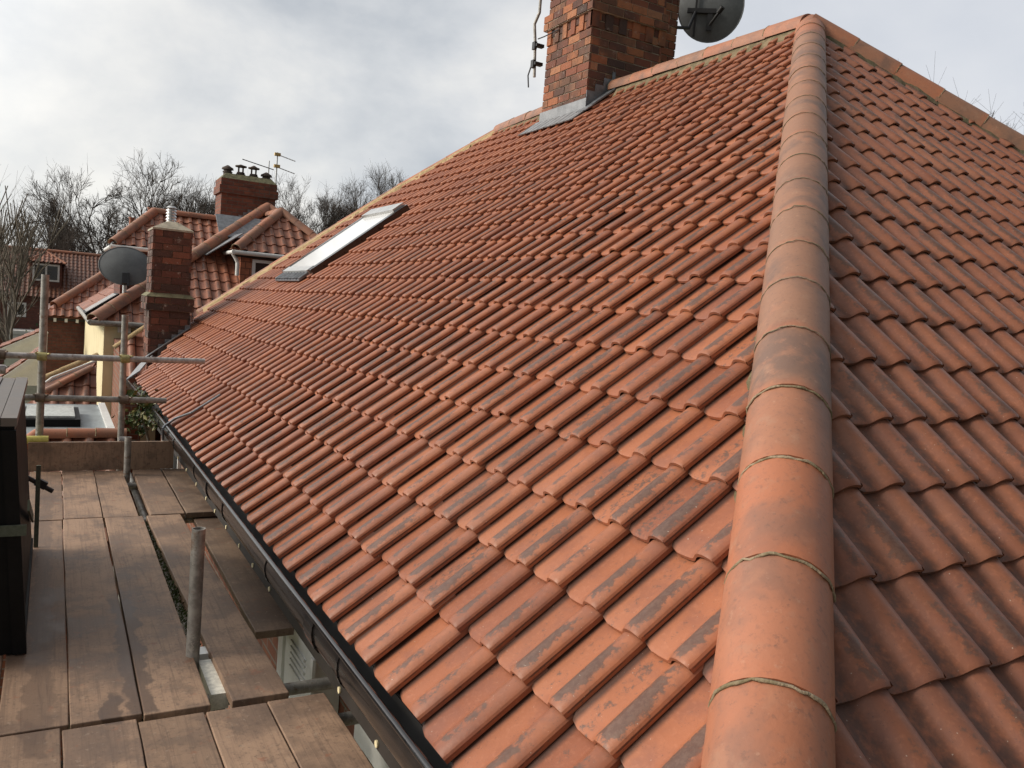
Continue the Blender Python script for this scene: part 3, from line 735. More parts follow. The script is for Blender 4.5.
m = MB(); m.poly([V((7.05, 9.2, 4.12)), V((7.30, 9.25, 4.12)), V((7.62, 9.3, 4.2)), pc - ux*.2 - uy*.1], .022, 8); m.tube(V((7.32, 9.23, 4.16)), V((7.32, 9.23, 3.98)), .02, n=8)
m.poly([V((7.32, 9.2, 3.98)), V((7.28, 9.2, 3.9)), V((7.18, 9.2, 3.86)), V((7.08, 9.2, 3.84))], .007, 6)
m.build('wall_arm', M['dish_arm'], t)
ma = thing('aerial_mast', 'thin grey aerial pole clamped to the sunlit side of the tall ridge chimney', 'aerial mast', (5.6, 10.0, 3.4))
m = MB(); m.poly([V((5.60, 9.98, 5.2)), V((5.60, 9.98, 4.1)), V((5.56, 10.02, 3.95)), V((5.58, 10.0, 3.72)), V((5.60, 9.98, 3.25))], .02, 10); m.build('pole', M['steel'], ma)
m = MB()
for z in (3.66, 3.42):
    m.obox(V((5.62, 9.95, z)), WAX, (.06, .035, .02)); m.obox(V((5.57, 9.99, z)), WAX, (.02, .035, .05))
m.poly([V((5.60, 9.96, 3.75)), V((5.60, 9.80, 3.74)), V((5.63, 9.5, 3.76))], .008, 6)
m.poly([V((5.58, 10.03, 3.45)), V((5.55, 10.07, 3.28)), V((5.56, 10.05, 3.12))], .01, 6)
m.build('clamp', M['dish_arm'], ma)

# ------------------------------------------------------------------ scaffold
BZ = -1.55
def board(x0, x1, y0, y1, label, sk=0, z=BZ, mat='board', th=.038, tone=None):
    rnd = random.Random(int(x0*997 + y0*131)); m = MB()
    w = x1 - x0; c = (rnd.random(), rnd.random(), rnd.random() if tone is None else tone); n = 10
    z += rnd.uniform(-.003, .003)
    A, B, C_, D_ = [], [], [], []
    for i in range(n+1):
        y = y0 + (y1-y0)*i/n; s = sk*i/n; j = rnd.gauss(0, .0012)
        A.append(V((x0+s+j, y, z))); B.append(V((x1+s+j, y, z))); C_.append(V((x1+s+j, y, z-th))); D_.append(V((x0+s+j, y, z-th)))
    for i in range(n):
        for P_, Q in ((A, B), (B, C_), (C_, D_), (D_, A)): m.face([P_[i], Q[i], Q[i+1], P_[i+1]], c=c)
    m.face([A[0], D_[0], C_[0], B[0]], c=c); m.face([A[-1], B[-1], C_[-1], D_[-1]], c=c)
    return m.build('scaffold_board', M[mat], None, label, loc=((x0+x1)/2, y0, z-th), merge=True, bevel=.004, cat='board', group='scaffold boards of the walkway')
G = 'short front row of scaffold boards at the bottom of the photo, '
board(-.40, -.175, 1.1, 3.12, 'damp scaffold board of the nearest row, farthest from the gutter'); board(-.165, .066, 1.2, 3.105, 'dark damp scaffold board of the nearest row, second from its outer edge', tone=.2)
board(.071, .306, 1.2, 3.085, 'reddish scaffold board of the nearest row with rusty stains at its end', tone=.9); board(.311, .535, 1.2, 3.065, 'dark brown scaffold board in the middle of the nearest row', tone=.25)
board(.540, .760, 1.2, 3.055, 'scaffold board of the nearest row, second from the gutter', tone=.8); board(.764, .987, 1.2, 3.06, 'scaffold board of the nearest row, closest to the gutter', tone=.75)
board(-.36, -.137, 3.13, 5.94, 'scaffold board of the long middle row standing under the black box'); board(-.125, .094, 3.125, 5.94, 'stained scaffold board of the long middle row along the foot of the black box', tone=.35)
board(.097, .328, 3.115, 5.945, 'scaffold board of the long middle row with wet stain on its right edge', tone=.72); board(.331, .562, 3.10, 5.94, 'scaffold board of the long middle row left of the near stub pole', .012, tone=.7)
board(.645, .862, 3.11, 5.955, 'skewed scaffold board of the long middle row right of the near stub pole', -.05, tone=.6)
board(-.12, .10, 5.962, 7.5, 'scaffold board of the far row at the foot of the left upright'); board(.105, .331, 5.96, 7.5, 'scaffold board of the far row, second from the left upright'); board(.336, .55, 5.965, 7.5, 'scaffold board of the far row left of the far stub pole', .0)
board(.625, .845, 5.97, 7.5, 'scaffold board of the far row right of the far stub pole'); board(.856, 1.06, 5.975, 7.5, 'narrow scaffold board of the far row tucked under the gutter', mat='board_low')
board(.885, 1.07, 3.85, 6.98, 'dark low scaffold board slipped below the walkway beside the gutter', .03, -1.592, 'board_low')
m = MB(); rnd = random.Random(4)
m.obox(V((.405, 7.545, -1.435)), ((1, 0, .004), (0, 1, 0), (0, 0, 1)), (.545, .019, .118), (.3, .6, .7))
m.build('toe_board', M['board'], None, 'upright toe board across the far end of the scaffold walkway', loc=(.4, 7.545, -1.55), bevel=.004, cat='toe board')
sc = thing('scaffold', 'galvanised tube scaffold frame with two rails and uprights carrying the walkway', 'scaffold', (.5, 5, -6.3))
def pipe(name, a, b, mat='steel', r=.026): 
    m = MB(); m.tube(a, b, r, n=18, inner=.82); return m.build(name, M[mat], sc)
pipe('upright', (-.085, 7.72, -6.3), (-.062, 7.70, .03), 'steel', .029); pipe('upright', (.565, 7.72, -6.3), (.536, 7.70, -.255))
pipe('upright', (.574, 3.57, -6.3), (.563, 3.57, -.995), r=.028); pipe('upright', (.575, 7.29, -6.3), (.568, 7.29, -1.235))
pipe('upright', (.575, .3, -6.3), (.565, .3, -1.7)); pipe('upright', (-.7, 3.57, -6.3), (-.7, 3.57, -1.62))
pipe('guard_rail', (-1.0, 7.645, -.64), (1.185, 7.645, -.618), 'steel_pale', .025); pipe('guard_rail', (-.9, 7.645, -.965), (.885, 7.645, -.975), 'steel', .025)
for y, xr in ((3.28, 1.10), (2.96, 1.12), (6.07, 1.0), (1.3, 1.0), (7.2, 1.0)): pipe('transom', (-.8, y, -1.622), (xr, y, -1.622))
pipe('ledger', (.575+.055, .2, -1.676), (.575+.055, 7.9, -1.676)); pipe('ledger', (-.70-.055, .2, -1.676), (-.70-.055, 7.9, -1.676))
def coupler(c, mat='coupler', s=1.0):
    m = MB(); c = V(c)
    m.obox(c, WAX, (.036*s, .045*s, .03*s)); m.tube(c + V((0, .03, -.032*s)), c + V((0, .03, .032*s)), .036*s, n=12); m.tube(c + V((-.032*s, -.03, 0)), c + V((.032*s, -.03, 0)), .034*s, n=12)
    m.tube(c + V((.03, -.02, .02)), c + V((.055, -.075, .03)), .008, n=6); m.tube(c + V((-.03, .0, .02)), c + V((-.045, -.07, .03)), .008, n=6)
    m.build('coupler', M[mat], sc, bevel=.004)
coupler((-.066, 7.665, -.632)); coupler((.545, 7.665, -.624)); coupler((-.07, 7.665, -.97), 'coupler_dark'); coupler((.551, 7.665, -.975), 'coupler_dark')
coupler((-.36, 7.66, -.63), 'coupler_dark', 1.2); coupler((-.35, 7.66, -.75), 'steel_pale', 1.0); coupler((.575, 3.57, -1.64), 'coupler_dark'); 
m = MB(); m.tube((-.155, 7.585, -1.305), (.0, 7.585, -1.305), .032, n=14, inner=.8); m.build('end_sleeve', M['yellow'], sc, 'yellow plastic sleeve')
m = MB(); m.tube((.52, 7.585, -1.31), (.60, 7.585, -1.31), .03, n=14); m.build('end_sleeve', M['steel_pale'], sc)
m = MB(); m.box(.588, .655, 3.235, 3.57, -1.64, -1.575); m.build('packing_block', M['speck'], None, 'white speckled block wedged in the gap below the near stub pole', loc=(.62, 3.4, -1.64), bevel=.004, cat='block')
m = MB(); m.box(.60, .65, 3.62, 3.70, -1.64, -1.57); m.build('packing_block', M['white'], None, 'small white block at the foot of the near stub pole', loc=(.62, 3.66, -1.64), bevel=.004, cat='block')
m = MB(); rnd = random.Random(8)
for k in range(900):
    y = rnd.uniform(3.75, 5.9); x = .607 - (y-3.1)*.007 + rnd.gauss(0, .016); z = -1.585 + rnd.uniform(-.02, .018)
    s = rnd.uniform(.004, .012); d = V((rnd.gauss(0, 1), rnd.gauss(0, 1), rnd.gauss(0, 1))).normalized(); a = d.orthogonal().normalized(); b = d.cross(a)
    m.face([V((x, y, z)) - a*s, V((x, y, z)) + b*s*.6, V((x, y, z)) + a*s, V((x, y, z)) - b*s*.6])
m.build('moss', M['moss'], None, 'green moss and leaf litter caught in the gap between the walkway boards', loc=(.6, 4.8, -1.6), kind='stuff', cat='moss')
# black box by the left edge
bx = thing('black_box', 'tall black plastic box with ribbed brown-grey lid held by a green strap on the walkway', 'box', (-.55, 4.6, -1.548))
m = MB()
def prism(m, poly0, poly1):
    n = len(poly0); m.face(poly0[::-1]); m.face(poly1)
    for k in range(n): m.face([poly0[k], poly0[(k+1) % n], poly1[(k+1) % n], poly1[k]])
def quad(y, xr, xl, z0, z1, lean): return [V((xl, y, z0)), V((xr, y, z0)), V((xr-lean, y, z1)), V((xl-lean, y, z1))]
prism(m, quad(3.80, -.062, -.62, -1.546, -.60, .058), quad(5.30, -.062, -.62, -1.546, -.60, .066)); m.build('body', M['plastic_dark'], bx, bevel=.012)
for (xr, w_, ya, yb) in ((-.052, .05, 3.785, 3.83), (-.066, .05, 5.26, 5.32), (-.25, .04, 3.785, 3.805)):
    m = MB(); prism(m, quad(ya, xr, xr-w_, -1.545, -.615, .062), quad(yb, xr, xr-w_, -1.545, -.615, .062)); m.build('corner_post', M['plastic_dark'], bx, bevel=.006)
m = MB(); m.box(-.098, -.058, 3.83, 5.26, -1.545, -1.47); m.build('bottom_rail', M['plastic_dark'], bx, bevel=.006)
m = MB()
for k in range(8):
    xr = -.112 - k*.060; m.box(xr-.056, xr, 3.80, 5.36, -.60, -.566 - (.005 if k % 2 else 0))
m.box(-.59, -.118, 3.80, 5.34, -.615, -.602); m.build('ribbed_lid', M['slat'], bx, bevel=.006)
m = MB(); zz = -1.02
m.box(-.62, -.066, 3.768, 3.778, zz-.022, zz+.022); 
m.obox(V((-.062, 4.45, -1.12)), ((.0, 1, -.30), (0, .30, 1), (1, 0, 0)), (.70, .022, .004))
m.obox(V((-.045, 5.38, -1.32)), ((0, .1, 1), (1, 0, 0), (0, 1, 0)), (.24, .012, .006)); m.build('strap', M['strap'], bx)
m = MB(); m.tube((-.10, 5.4, -1.15), (.03, 5.42, -1.24), .014, n=8); m.obox(V((-.03, 5.41, -1.19)), ((1, 0, -.6), (0, 1, 0), (.6, 0, 1)), (.03, .02, .022)); m.build('ratchet', M['dish_arm'], bx)

# ------------------------------------------------------------------ climbing plant by the gutter
def leaves(m, pts, r, n, s, rnd, flat=1):
    for k in range(n):
        c = rnd.choice(pts) + V((rnd.gauss(0, r), rnd.gauss(0, r), rnd.gauss(0, r*flat)))
        d = V((rnd.gauss(0, 1), rnd.gauss(0, 1), rnd.gauss(.4, 1))).normalized(); a = d.orthogonal().normalized(); b = d.cross(a); q = s*rnd.uniform(.6, 1.3)
        m.face([c - a*q, c + b*q*.55 + d*q*.15, c + a*q, c - b*q*.55 + d*q*.15], mi=1 if rnd.random() < .3 else 0)
rnd = random.Random(2); pl_ = thing('climbing_plant', 'leafy climbing plant growing over the far end of the gutter', 'plant', (1.0, 8.9, -6.3))
ppts = [V((.80, 8.9, -1.28)), V((.86, 8.75, -1.22)), V((.76, 8.95, -1.10)), V((.83, 8.9, -1.15)), V((.72, 9.0, -1.35)), V((.90, 8.55, -1.30)), V((.80, 8.95, -1.42))]
m = MB(); leaves(m, ppts, .045, 330, .035, rnd); m.build('foliage', [M['leaf'], M['leaf_pale']], pl_)
m = MB(); m.poly([V((1.1, 8.9, -6.3)), V((1.05, 8.9, -3)), V((.9, 8.95, -1.6)), V((.80, 8.9, -1.25))], .014, 6); m.poly([V((.9, 8.95, -1.6)), V((.62, 8.8, -1.5))], .01, 6); m.build('stem', M['bark_pale'], pl_)

# ------------------------------------------------------------------ second house (cream render, hipped roof, dormers)
TB = .74; cB = 1/math.sqrt(1+TB*TB)
hb = thing('rendered_house', 'cream rendered house beyond the scaffold with hipped pantile roof, two dormers and four-pot chimney', 'house', (4.2, 20, -6.3))
BX0, BY0, BZ0 = .62, 15.85, -.66; BAX = 4.22; BAP = V((BAX, BY0 + 3.6, BZ0 + TB*3.6)); BX1 = 2*BAX - BX0; BYR = 23.5
m = MB(); m.box(.79, BX1-.2, 16.0, 26.5, -6.3, -.72); m.build('wall', M['cream'], hb)
SBy = V((0, cB, TB*cB)); SBx = V((cB, 0, TB*cB)); NBy = V((0, -TB*cB, cB)); NBx = V((-TB*cB, 0, cB))
gB = .30
m = MB(); tile_slope(m, V((BX0, BY0, BZ0)) + NBy*-.05, (1, 0, 0), SBy, range(0, 16), range(-1, 37), gB, lambda i, j: -.3 + i*gB*cB < j*CW+.2 and j*CW < 7.4 - i*gB*cB, 31, lod=1)
dB = V((1, 1, TB)); nb = V((-1, 1, 0))
m.build('end_roof_slope', M['tile_far'], hb, clip=[(BAP, V((-1, 1, 0))), (BAP, V((1, 1, 0)))])
m = MB(); tile_slope(m, V((BX0, 26.7, BZ0)) + NBx*-.05, (0, -1, 0), SBx, range(0, 16), range(0, 55), gB, lambda i, j: 26.7 - j*CW > BY0 + i*gB*cB - .3, 32, lod=1)
m.build('side_roof_slope', M['tile_far'], hb, clip=[(BAP, V((1, -1, 0))), (BAP, V((1, 0, 0)))])
m = MB(); q = V((0, 0, -.08)); A_ = V((BX0+.04, BY0+.04, BZ0)); B_ = V((BX1, BY0, BZ0)); C_ = V((BX1, 26.7, BZ0)); D_ = V((BX0+.04, 26.7, BZ0)); R2 = V((BAX, 26.7, BAP.z))
for f in ([A_, B_, BAP], [B_, C_, R2, BAP], [D_, A_, BAP, R2], [C_, D_, R2]): m.face([p+q for p in f])
m.build('roof_deck', M['roofdeck'], hb)
cap_run('hip_tile', [V((BX0, BY0, BZ0)), BAP], (0, 0, 1), .13, .42, M['verge'], hb, M['mortar_joint'], seed=40, off=0.0, jr=.007)
cap_run('hip_tile', [V((BX1-1.5, BY0+1.5, BZ0+TB*1.5)), BAP], (0, 0, 1), .12, .42, M['verge'], hb, None, seed=41, off=0.0)
cap_run('ridge_tile', [BAP, BAP + V((0, 3.0, 0))], (0, 0, 1), .12, .42, M['verge'], hb, None, seed=42, off=0.0)
m = MB(); m.tube((BX0-.05, BY0-.06, BZ0-.03), (BX1, BY0-.06, BZ0-.03), .05, n=10); m.build('gutter', M['steel'], hb)
m = MB(); m.tube((BX0-.05, BY0-.06, BZ0-.03), (BX0-.05, 24, BZ0-.03), .05, n=10); m.build('gutter', M['steel'], hb)
for x in (1.05, 1.16): 
    m = MB(); m.obox(V((x, 15.96, -.78)), WAX, (.05, .03, .06)); m.build('overflow_box', M['white'], hb)
m = MB(); m.tube((1.33, 15.94, -6.3), (1.33, 15.94, -.75), .045, n=10); m.build('downpipe', M['white'], hb)
m = MB(); m.poly([V((1.22, 15.96, -.8)), V((1.18, 15.95, -1.1)), V((1.02, 15.95, -1.35)), V((1.0, 15.95, -1.5)), V((1.12, 15.95, -1.62)), V((1.25, 15.95, -1.5))], .012, 6); m.build('cable', M['dish_arm'], hb)
for (x, z) in ((.98, -1.05), (1.08, -1.75), (1.18, -1.0), (1.24, -2.3)):
    m = MB(); m.obox(V((x, 15.995, z)), WAX, (.03, .006, .045)); m.build('patch', M['fascia'], hb)
# roof window on the left slope
def bpt(x, y, w): return V((x, y, BZ0 + TB*(x-BX0))) + NBx*w
AXB = (V((0, -1, 0)), SBx, NBx)
m = MB(); m.obox(bpt(.86, 17.45, .07), AXB, (.62, .34, .07)); sk2 = m.build('skylight', M['plastic_dark'], hb)
m = MB(); m.obox(bpt(.86, 17.45, .144), AXB, (.58, .30, .004)); m.build('pane', M['skylight'], sk2)
# front dormer with hipped roof
dz0 = .84
m = MB(); m.box(3.22, 5.14, 17.0, 18.6, -.3, dz0-.01); dor = m.build('dormer', M['tile_hung'], hb, 'tile hung dormer with white gutter facing the camera')
def hiproof(name, x0, x1, y0, y1, z, t, parent, mat, seed, cap=.10, tiles=True, axis='y', lod=1, ov=.12):
    """hipped roof block with ridge along +Y, hip towards -Y"""
    hw = (x1-x0)/2 + ov; xc = (x0+x1)/2; ya = y0 - ov; ap = V((xc, ya + hw, z + hw*t)); c = 1/math.sqrt(1+t*t)
    m = MB()
    tile_slope(m, V((xc-hw, ya, z)), (1, 0, 0), V((0, c, t*c)), range(0, int(hw/c/.28)+1), range(-1, int(2*hw/CW)+2), .28, lambda i, j: True, seed, lod=lod)
    k1 = [(ap, V((-1, 1, 0))), (ap, V((1, 1, 0)))]
    r1 = m.build(name, mat, parent, clip=k1)
    m = MB()
    tile_slope(m, V((xc-hw, y1, z)), (0, -1, 0), V((c, 0, t*c)), range(0, int(hw/c/.28)+1), range(0, int((y1-ya)/CW)+2), .28, lambda i, j: True, seed+1, lod=lod)
    m.build(name, mat, parent, clip=[(ap, V((1, -1, 0))), (ap, V((1, 0, 0)))])
    m = MB(); E = V((xc+hw, ya, z)); F = V((xc+hw, y1, z)); Gp = V((xc, y1, ap.z)); H = V((xc-hw, ya, z)); I = V((xc-hw, y1, z)); d = V((0, 0, -.02))
    for f in ([E, F, Gp, ap], [H, E, ap], [I, H, ap, Gp], [H, I, F, E]): m.face([p+d for p in f])
    m.build('roof_deck', M['roofdeck'], parent)
    return ap, V((xc-hw, ya, z)), V((xc+hw, ya, z)), V((xc, y1, ap.z))
ap, L_, R_, G_ = hiproof('dormer_roof', 3.22, 5.14, 17.0, 19.2, dz0, .86, hb, M['tile_far'], 50)
for (a, b) in ((L_, ap), (R_, ap), (ap, G_)): cap_run('hip_tile', [a + V((0, 0, .03)), b + V((0, 0, .03))], (0, 0, 1), .105, .40, M['verge'], hb, M['mortar_joint'] if a is L_ else None, seed=51, off=0.0, jr=.006)
m = MB(); m.tube((3.02, 16.84, dz0-.03), (5.35, 16.84, dz0-.03), .045, n=10); m.tube((3.04, 16.8, dz0-.03), (3.04, 18.0, dz0-.03), .04, n=10)
m.poly([V((3.06, 17.0, dz0-.05)), V((3.12, 17.0, dz0-.14)), V((3.16, 17.0, dz0-.22)), V((3.16, 17.0, dz0-.48))], .04, 8); m.build('dormer_gutter', M['white'], dor)
window(17.0, 3.44, 4.75, .0, .71, dor, 2, 'y', fr=.06)
m = MB(); m.box(3.1, 5.3, 16.92, 16.995, dz0-.11, dz0-.04); m.build('dormer_fascia', M['fascia'], dor)
m = MB(); m.obox(V((2.98, 17.9, .98)), (SBx, V((0, 1, 0)), NBx), (.42, .5, .01)); m.obox(V((3.5, 18.55, 1.42)), (V((1, 0, 0)), SBy, NBy), (.5, .42, .02)); m.build('valley_lead', M['lead'], hb)
# left dormer, ridge along X
m = MB(); m.box(1.22, 3.0, 19.3, 21.3, -.6, .80); dl2 = m.build('dormer', M['wall_dark'], hb, 'brick dormer on the left slope')
m = MB(); t = .75; c = 1/math.sqrt(1+t*t); hw = 1.12; yc = 20.3
tile_slope(m, V((1.08, yc-hw, .80)), (1, 0, 0), V((0, c, t*c)), range(0, 6), range(-1, 12), .28, lambda i, j: True, 60, lod=1)
apx = V((1.08+hw*.75, yc, .80+hw*t))
m.build('dormer_roof', M['tile_far'], hb, clip=[(apx, V((-1, .75, 0))), (apx, V((0, 1, 0)))])
m = MB(); A_ = V((1.08, yc-hw, .78)); B_ = V((1.08, yc+hw, .78)); m.face([B_, A_, apx+V((0, 0, -.02))]); m.face([A_, V((3.2, yc-hw, .78)), V((3.4, yc, apx.z-.02)), apx+V((0, 0, -.02))]); m.face([B_, apx+V((0, 0, -.02)), V((3.4, yc, apx.z-.02)), V((3.2, yc+hw, .78))]); m.build('roof_deck', M['roofdeck'], hb)
cap_run('hip_tile', [V((1.05, yc-hw, .83)), apx+V((0, 0, .03))], (0, 0, 1), .11, .40, M['verge'], hb, M['mortar_joint'], seed=61, off=0, jr=.006)
cap_run('ridge_tile', [apx+V((0, 0, .03)), V((3.35, yc, apx.z+.03))], (0, 0, 1), .10, .40, M['verge'], hb, None, seed=62, off=0)
m = MB(); m.tube((1.0, yc-hw-.05, .77), (2.6, yc-hw-.05, .77), .045, n=10); m.tube((1.02, yc-hw-.05, .77), (1.02, yc+hw, .77), .045, n=10); m.build('dormer_gutter', M['white'], dl2)
# big stack with four pots
m = MB(); s0, s1, u0, u1 = 3.28, 4.50, 20.0, 20.75
m.box(s0, s1, u0, u1, 1.0, 2.28); m.box(s0-.05, s1+.05, u0-.05, u1+.05, 2.28, 2.46); m.box(s0-.02, s1+.02, u0-.02, u1+.02, 2.46, 2.62); st = m.build('chimney', M['stack_brick'], hb, 'broad brick chimney stack with four short pots')
m = MB(); frustum(m, s0-.02, s1+.02, u0-.02, u1+.02, 2.62, .12, 2.75); m.build('cement_cap', M['moss_stone'], st)
for k, hgt in enumerate((.16, .14, .14, .13)):
    c = V((s0+.17+k*.295, 20.35, 2.70)); m = MB()
    m.tube(c, c + V((0, 0, hgt)), .10, .088, 14); m.tube(c + V((0, 0, hgt*.55)), c + V((0, 0, hgt*.7)), .11, n=14)
    if k in (0, 3): m.tube(c + V((0, 0, hgt)), c + V((0, 0, hgt+.045)), .135, .12, 14); m.tube(c + V((0, 0, hgt+.045)), c + V((0, 0, hgt+.10)), .11, .02, 14)
    else:
        for a in range(4): m.tube(c + V((.07*math.cos(a*PI/2+.4), .07*math.sin(a*PI/2+.4), hgt)), c + V((.07*math.cos(a*PI/2+.4), .07*math.sin(a*PI/2+.4), hgt+.13)), .01, n=6)
        m.tube(c + V((0, 0, hgt+.12)), c + V((0, 0, hgt+.15)), .13, n=14); m.tube(c + V((0, 0, hgt+.15)), c + V((0, 0, hgt+.18 if k == 1 else hgt+.2)), .10, .02, 14)
    m.build('chimney_pot', M['pot_dark'], st)
m = MB()
for k in range(7): m.box(s0+.0+k*.10, s0+.12+k*.10, u0-.015, u0-.004, BZ0+TB*(s0+k*.1-BX0)-.3, BZ0+TB*(s0+k*.1-BX0)+.22)
m.obox(V((3.55, 19.86, BZ0+TB*(3.55-BX0)+.02)), (V((0, 1, 0)), SBx, NBx), (.13, .55, .01)); m.build('step_flashing', M['lead'], st)
# low link roof between the two houses
m = MB(); t = .84; c = 1/math.sqrt(1+t*t)
tile_slope(m, V((.86, 12.75, -1.30)), (1, 0, 0), V((0, .55, .60)).normalized(), range(0, 4), range(-1, 6), .28, lambda i, j: True, 70, lod=1)
e0 = V((.80, 13.2, -.92)); e1 = V((1.62, 13.2, -.24))
nn_ = V((-(e1.z-e0.z), 0, e1.x-e0.x)); m.build('link_roof', M['tile_far'], hb, clip=[(e0, nn_), (e0 - V((0, 0, .0)), V((-1, -.25, 0)))])
cap_run('verge_tile', [e0, e1], (0, 0, 1), .05, .3, M['buff'], hb, None, seed=71, off=-.02)
m = MB(); m.box(.95, 1.2, 13.3, 16.0, -6.3, -.95); m.build('link_wall', M['wall_orange'], hb)

# dish on the second house, aerial
t, ux, uy, nn, c = dish('satellite_dish', 'dark grey satellite dish on a short pole over the cream rendered house', (1.11, 16.35, .335), (-.05, -.92, .40), .43, .86)
m = MB(); m.tube(c - V((0, -.02, .28)), c - V((0, -.02, .52)), .035, n=10); m.build('pole', M['alu'], t)
m = MB(); pc = c + nn*.05; m.obox(pc + uy*-.27, (ux, uy, nn), (.05, .10, .03)); m.obox(pc + uy*-.10, (ux, uy, nn), (.006, .24, .004)); m.obox(pc + uy*-.30 + ux*.05, (ux, uy, nn), (.02, .13, .05)); m.build('bracket', M['dish_arm'], t)
ae = thing('tv_aerial', 'twin yagi television aerial on poles behind the four-pot chimney', 'aerial', (4.6, 20.5, 2.3))
m = MB(); m.tube((4.62, 20.6, 2.2), (4.62, 20.6, 3.48), .02, n=8); m.tube((4.50, 20.9, 2.2), (4.50, 20.9, 3.30), .016, n=8); m.build('pole', M['alu'], ae)
def yagi(a, b, mat, n, L):
    a, b = V(a), V(b); m = MB(); m.tube(a, b, .011, n=6); d = (b-a).normalized()
    for k in range(n):
        p = a + (b-a)*((k+.3)/n); m.tube(p - V((.0, L, .02)), p + V((.0, L, .02)), .006, n=5)
    m.build('antenna', mat, ae)
yagi((4.58, 20.6, 3.44), (5.05, 20.55, 3.33), M['alu'], 7, .10); yagi((4.55, 20.6, 3.15), (5.05, 20.55, 3.03), M['alu'], 7, .10); yagi((4.62, 20.9, 3.10), (3.85, 20.8, 3.22), M['dish_arm'], 9, .10)
for z in (3.43, 3.15):
    m = MB(); m.obox(V((4.62, 20.58, z)), WAX, (.07, .04, .035)); m.build('antenna_mount', M['gold'], ae)

# ------------------------------------------------------------------ low buildings below the walkway on the left
fr = thing('flat_roof_extension', 'grey flat roofed extension with raised rooflight beside the cream house', 'extension', (.15, 11.7, -6.3))
m = MB(); m.box(-1.4, .66, 10.2, 13.0, -6.3, -1.78); m.build('wall', M['wall_dark'], fr)
m = MB(); m.box(-1.45, .70, 10.15, 13.05, -1.78, -1.74); m.build('flat_roof', M['flatroof'], fr, bevel=.01)
m = MB(); m.box(.60, .68, 10.2, 12.9, -1.738, -1.69); m.build('white_edging', M['white'], fr)
m = MB(); m.box(-.33, .33, 11.0, 12.1, -1.738, -1.65); rl = m.build('rooflight', M['plastic_dark'], fr, bevel=.01)
m = MB(); m.box(-.25, .27, 11.08, 12.02, -1.648, -1.62); m.build('pane', M['obscure'], rl, bevel=.01)
po = thing('tiled_porch_roof', 'low pantiled roof with a row of ridge tiles just beyond the toe board', 'porch', (.2, 9.4, -6.3))
m = MB(); t = .7; c = 1/math.sqrt(1+t*t)
tile_slope(m, V((-.6, 8.35, -2.425)), (1, 0, 0), V((0, c, t*c)), range(0, 5), range(0, 7), .28, lambda i, j: True, 80)
m.build('roof_slope', M['tile_old'], po, clip=[(V((0, 9.5, 0)), V((0, 1, 0))), (V((.70, 0, 0)), V((1, 0, 0)))])
m = MB(); m.face([V((-.6, 8.35, -2.455)), V((.68, 8.35, -2.455)), V((.68, 9.5, -1.65)), V((-.6, 9.5, -1.65))]); m.face([V((-.6, 9.5, -1.65)), V((.68, 9.5, -1.65)), V((.68, 10.14, -2.0)), V((-.6, 10.14, -2.0))]); m.build('roof_deck', M['roofdeck'], po)
m = MB(); m.box(-.55, .62, 8.45, 10.1, -6.3, -2.47); m.build('wall', M['wall_orange'], po)
cap_run('ridge_tile', [V((-.10, 9.5, -1.60)), V((.70, 9.5, -1.59))], (0, 0, 1), .075, .25, M['ridge'], po, M['mortar_joint'], seed=81, off=0, jr=.005)
cap_run('hip_tile', [V((-.45, 9.15, -1.84)), V((-.10, 9.5, -1.60))], (0, 0, 1), .075, .25, M['verge'], po, None, seed=82, off=0)
lt = thing('lean_to_roof', 'small tiled lean-to with fat hip tiles and a white pipe against the cream wall', 'lean-to', (.3, 13.8, -6.3))
m = MB(); tile_slope(m, V((-.3, 13.15, -1.92)), (1, 0, 0), V((0, .78, .62)), range(0, 4), range(0, 5), .28, lambda i, j: True, 90)
e0, e1 = V((-.06, 13.5, -1.64)), V((.52, 13.75, -1.30)); m.build('roof_slope', M['tile_old'], lt, clip=[(e0, V((-.34, 0, .58)).normalized()), (V((.6, 0, 0)), V((1, 0, 0)))])
cap_run('hip_tile', [e0, e1], (0, 0, 1), .06, .24, M['verge'], lt, M['mortar_joint'], seed=91, off=0, jr=.004)
m = MB(); a_, b_ = V((-.10, 14.0, -1.56)), V((.62, 14.2, -1.20))
m.face([e0, e1, b_, a_]); m.face([a_, b_, b_ + V((0, 0, -5)), a_ + V((0, 0, -5))]); m.face([e0 + V((0, 0, -.1)), a_, a_ + V((0, 0, -5)), e0 + V((0, 0, -5))]); m.build('upper_roof', M['tile_old'], lt)
cap_run('ridge_tile', [a_ + V((0, 0, .05)), b_ + V((0, 0, .06))], (0, 0, 1), .06, .3, M['buff'], lt, None, seed=92, off=0)
m = MB(); m.poly([V((-.07, 13.7, -1.52)), V((.02, 13.7, -1.44)), V((.58, 13.92, -1.19))], .018, 8); m.build('pipe', M['white'], lt)
m = MB(); m.box(-.3, .7, 13.4, 14.2, -6.3, -2.0); m.build('wall', M['wall_dark'], lt)
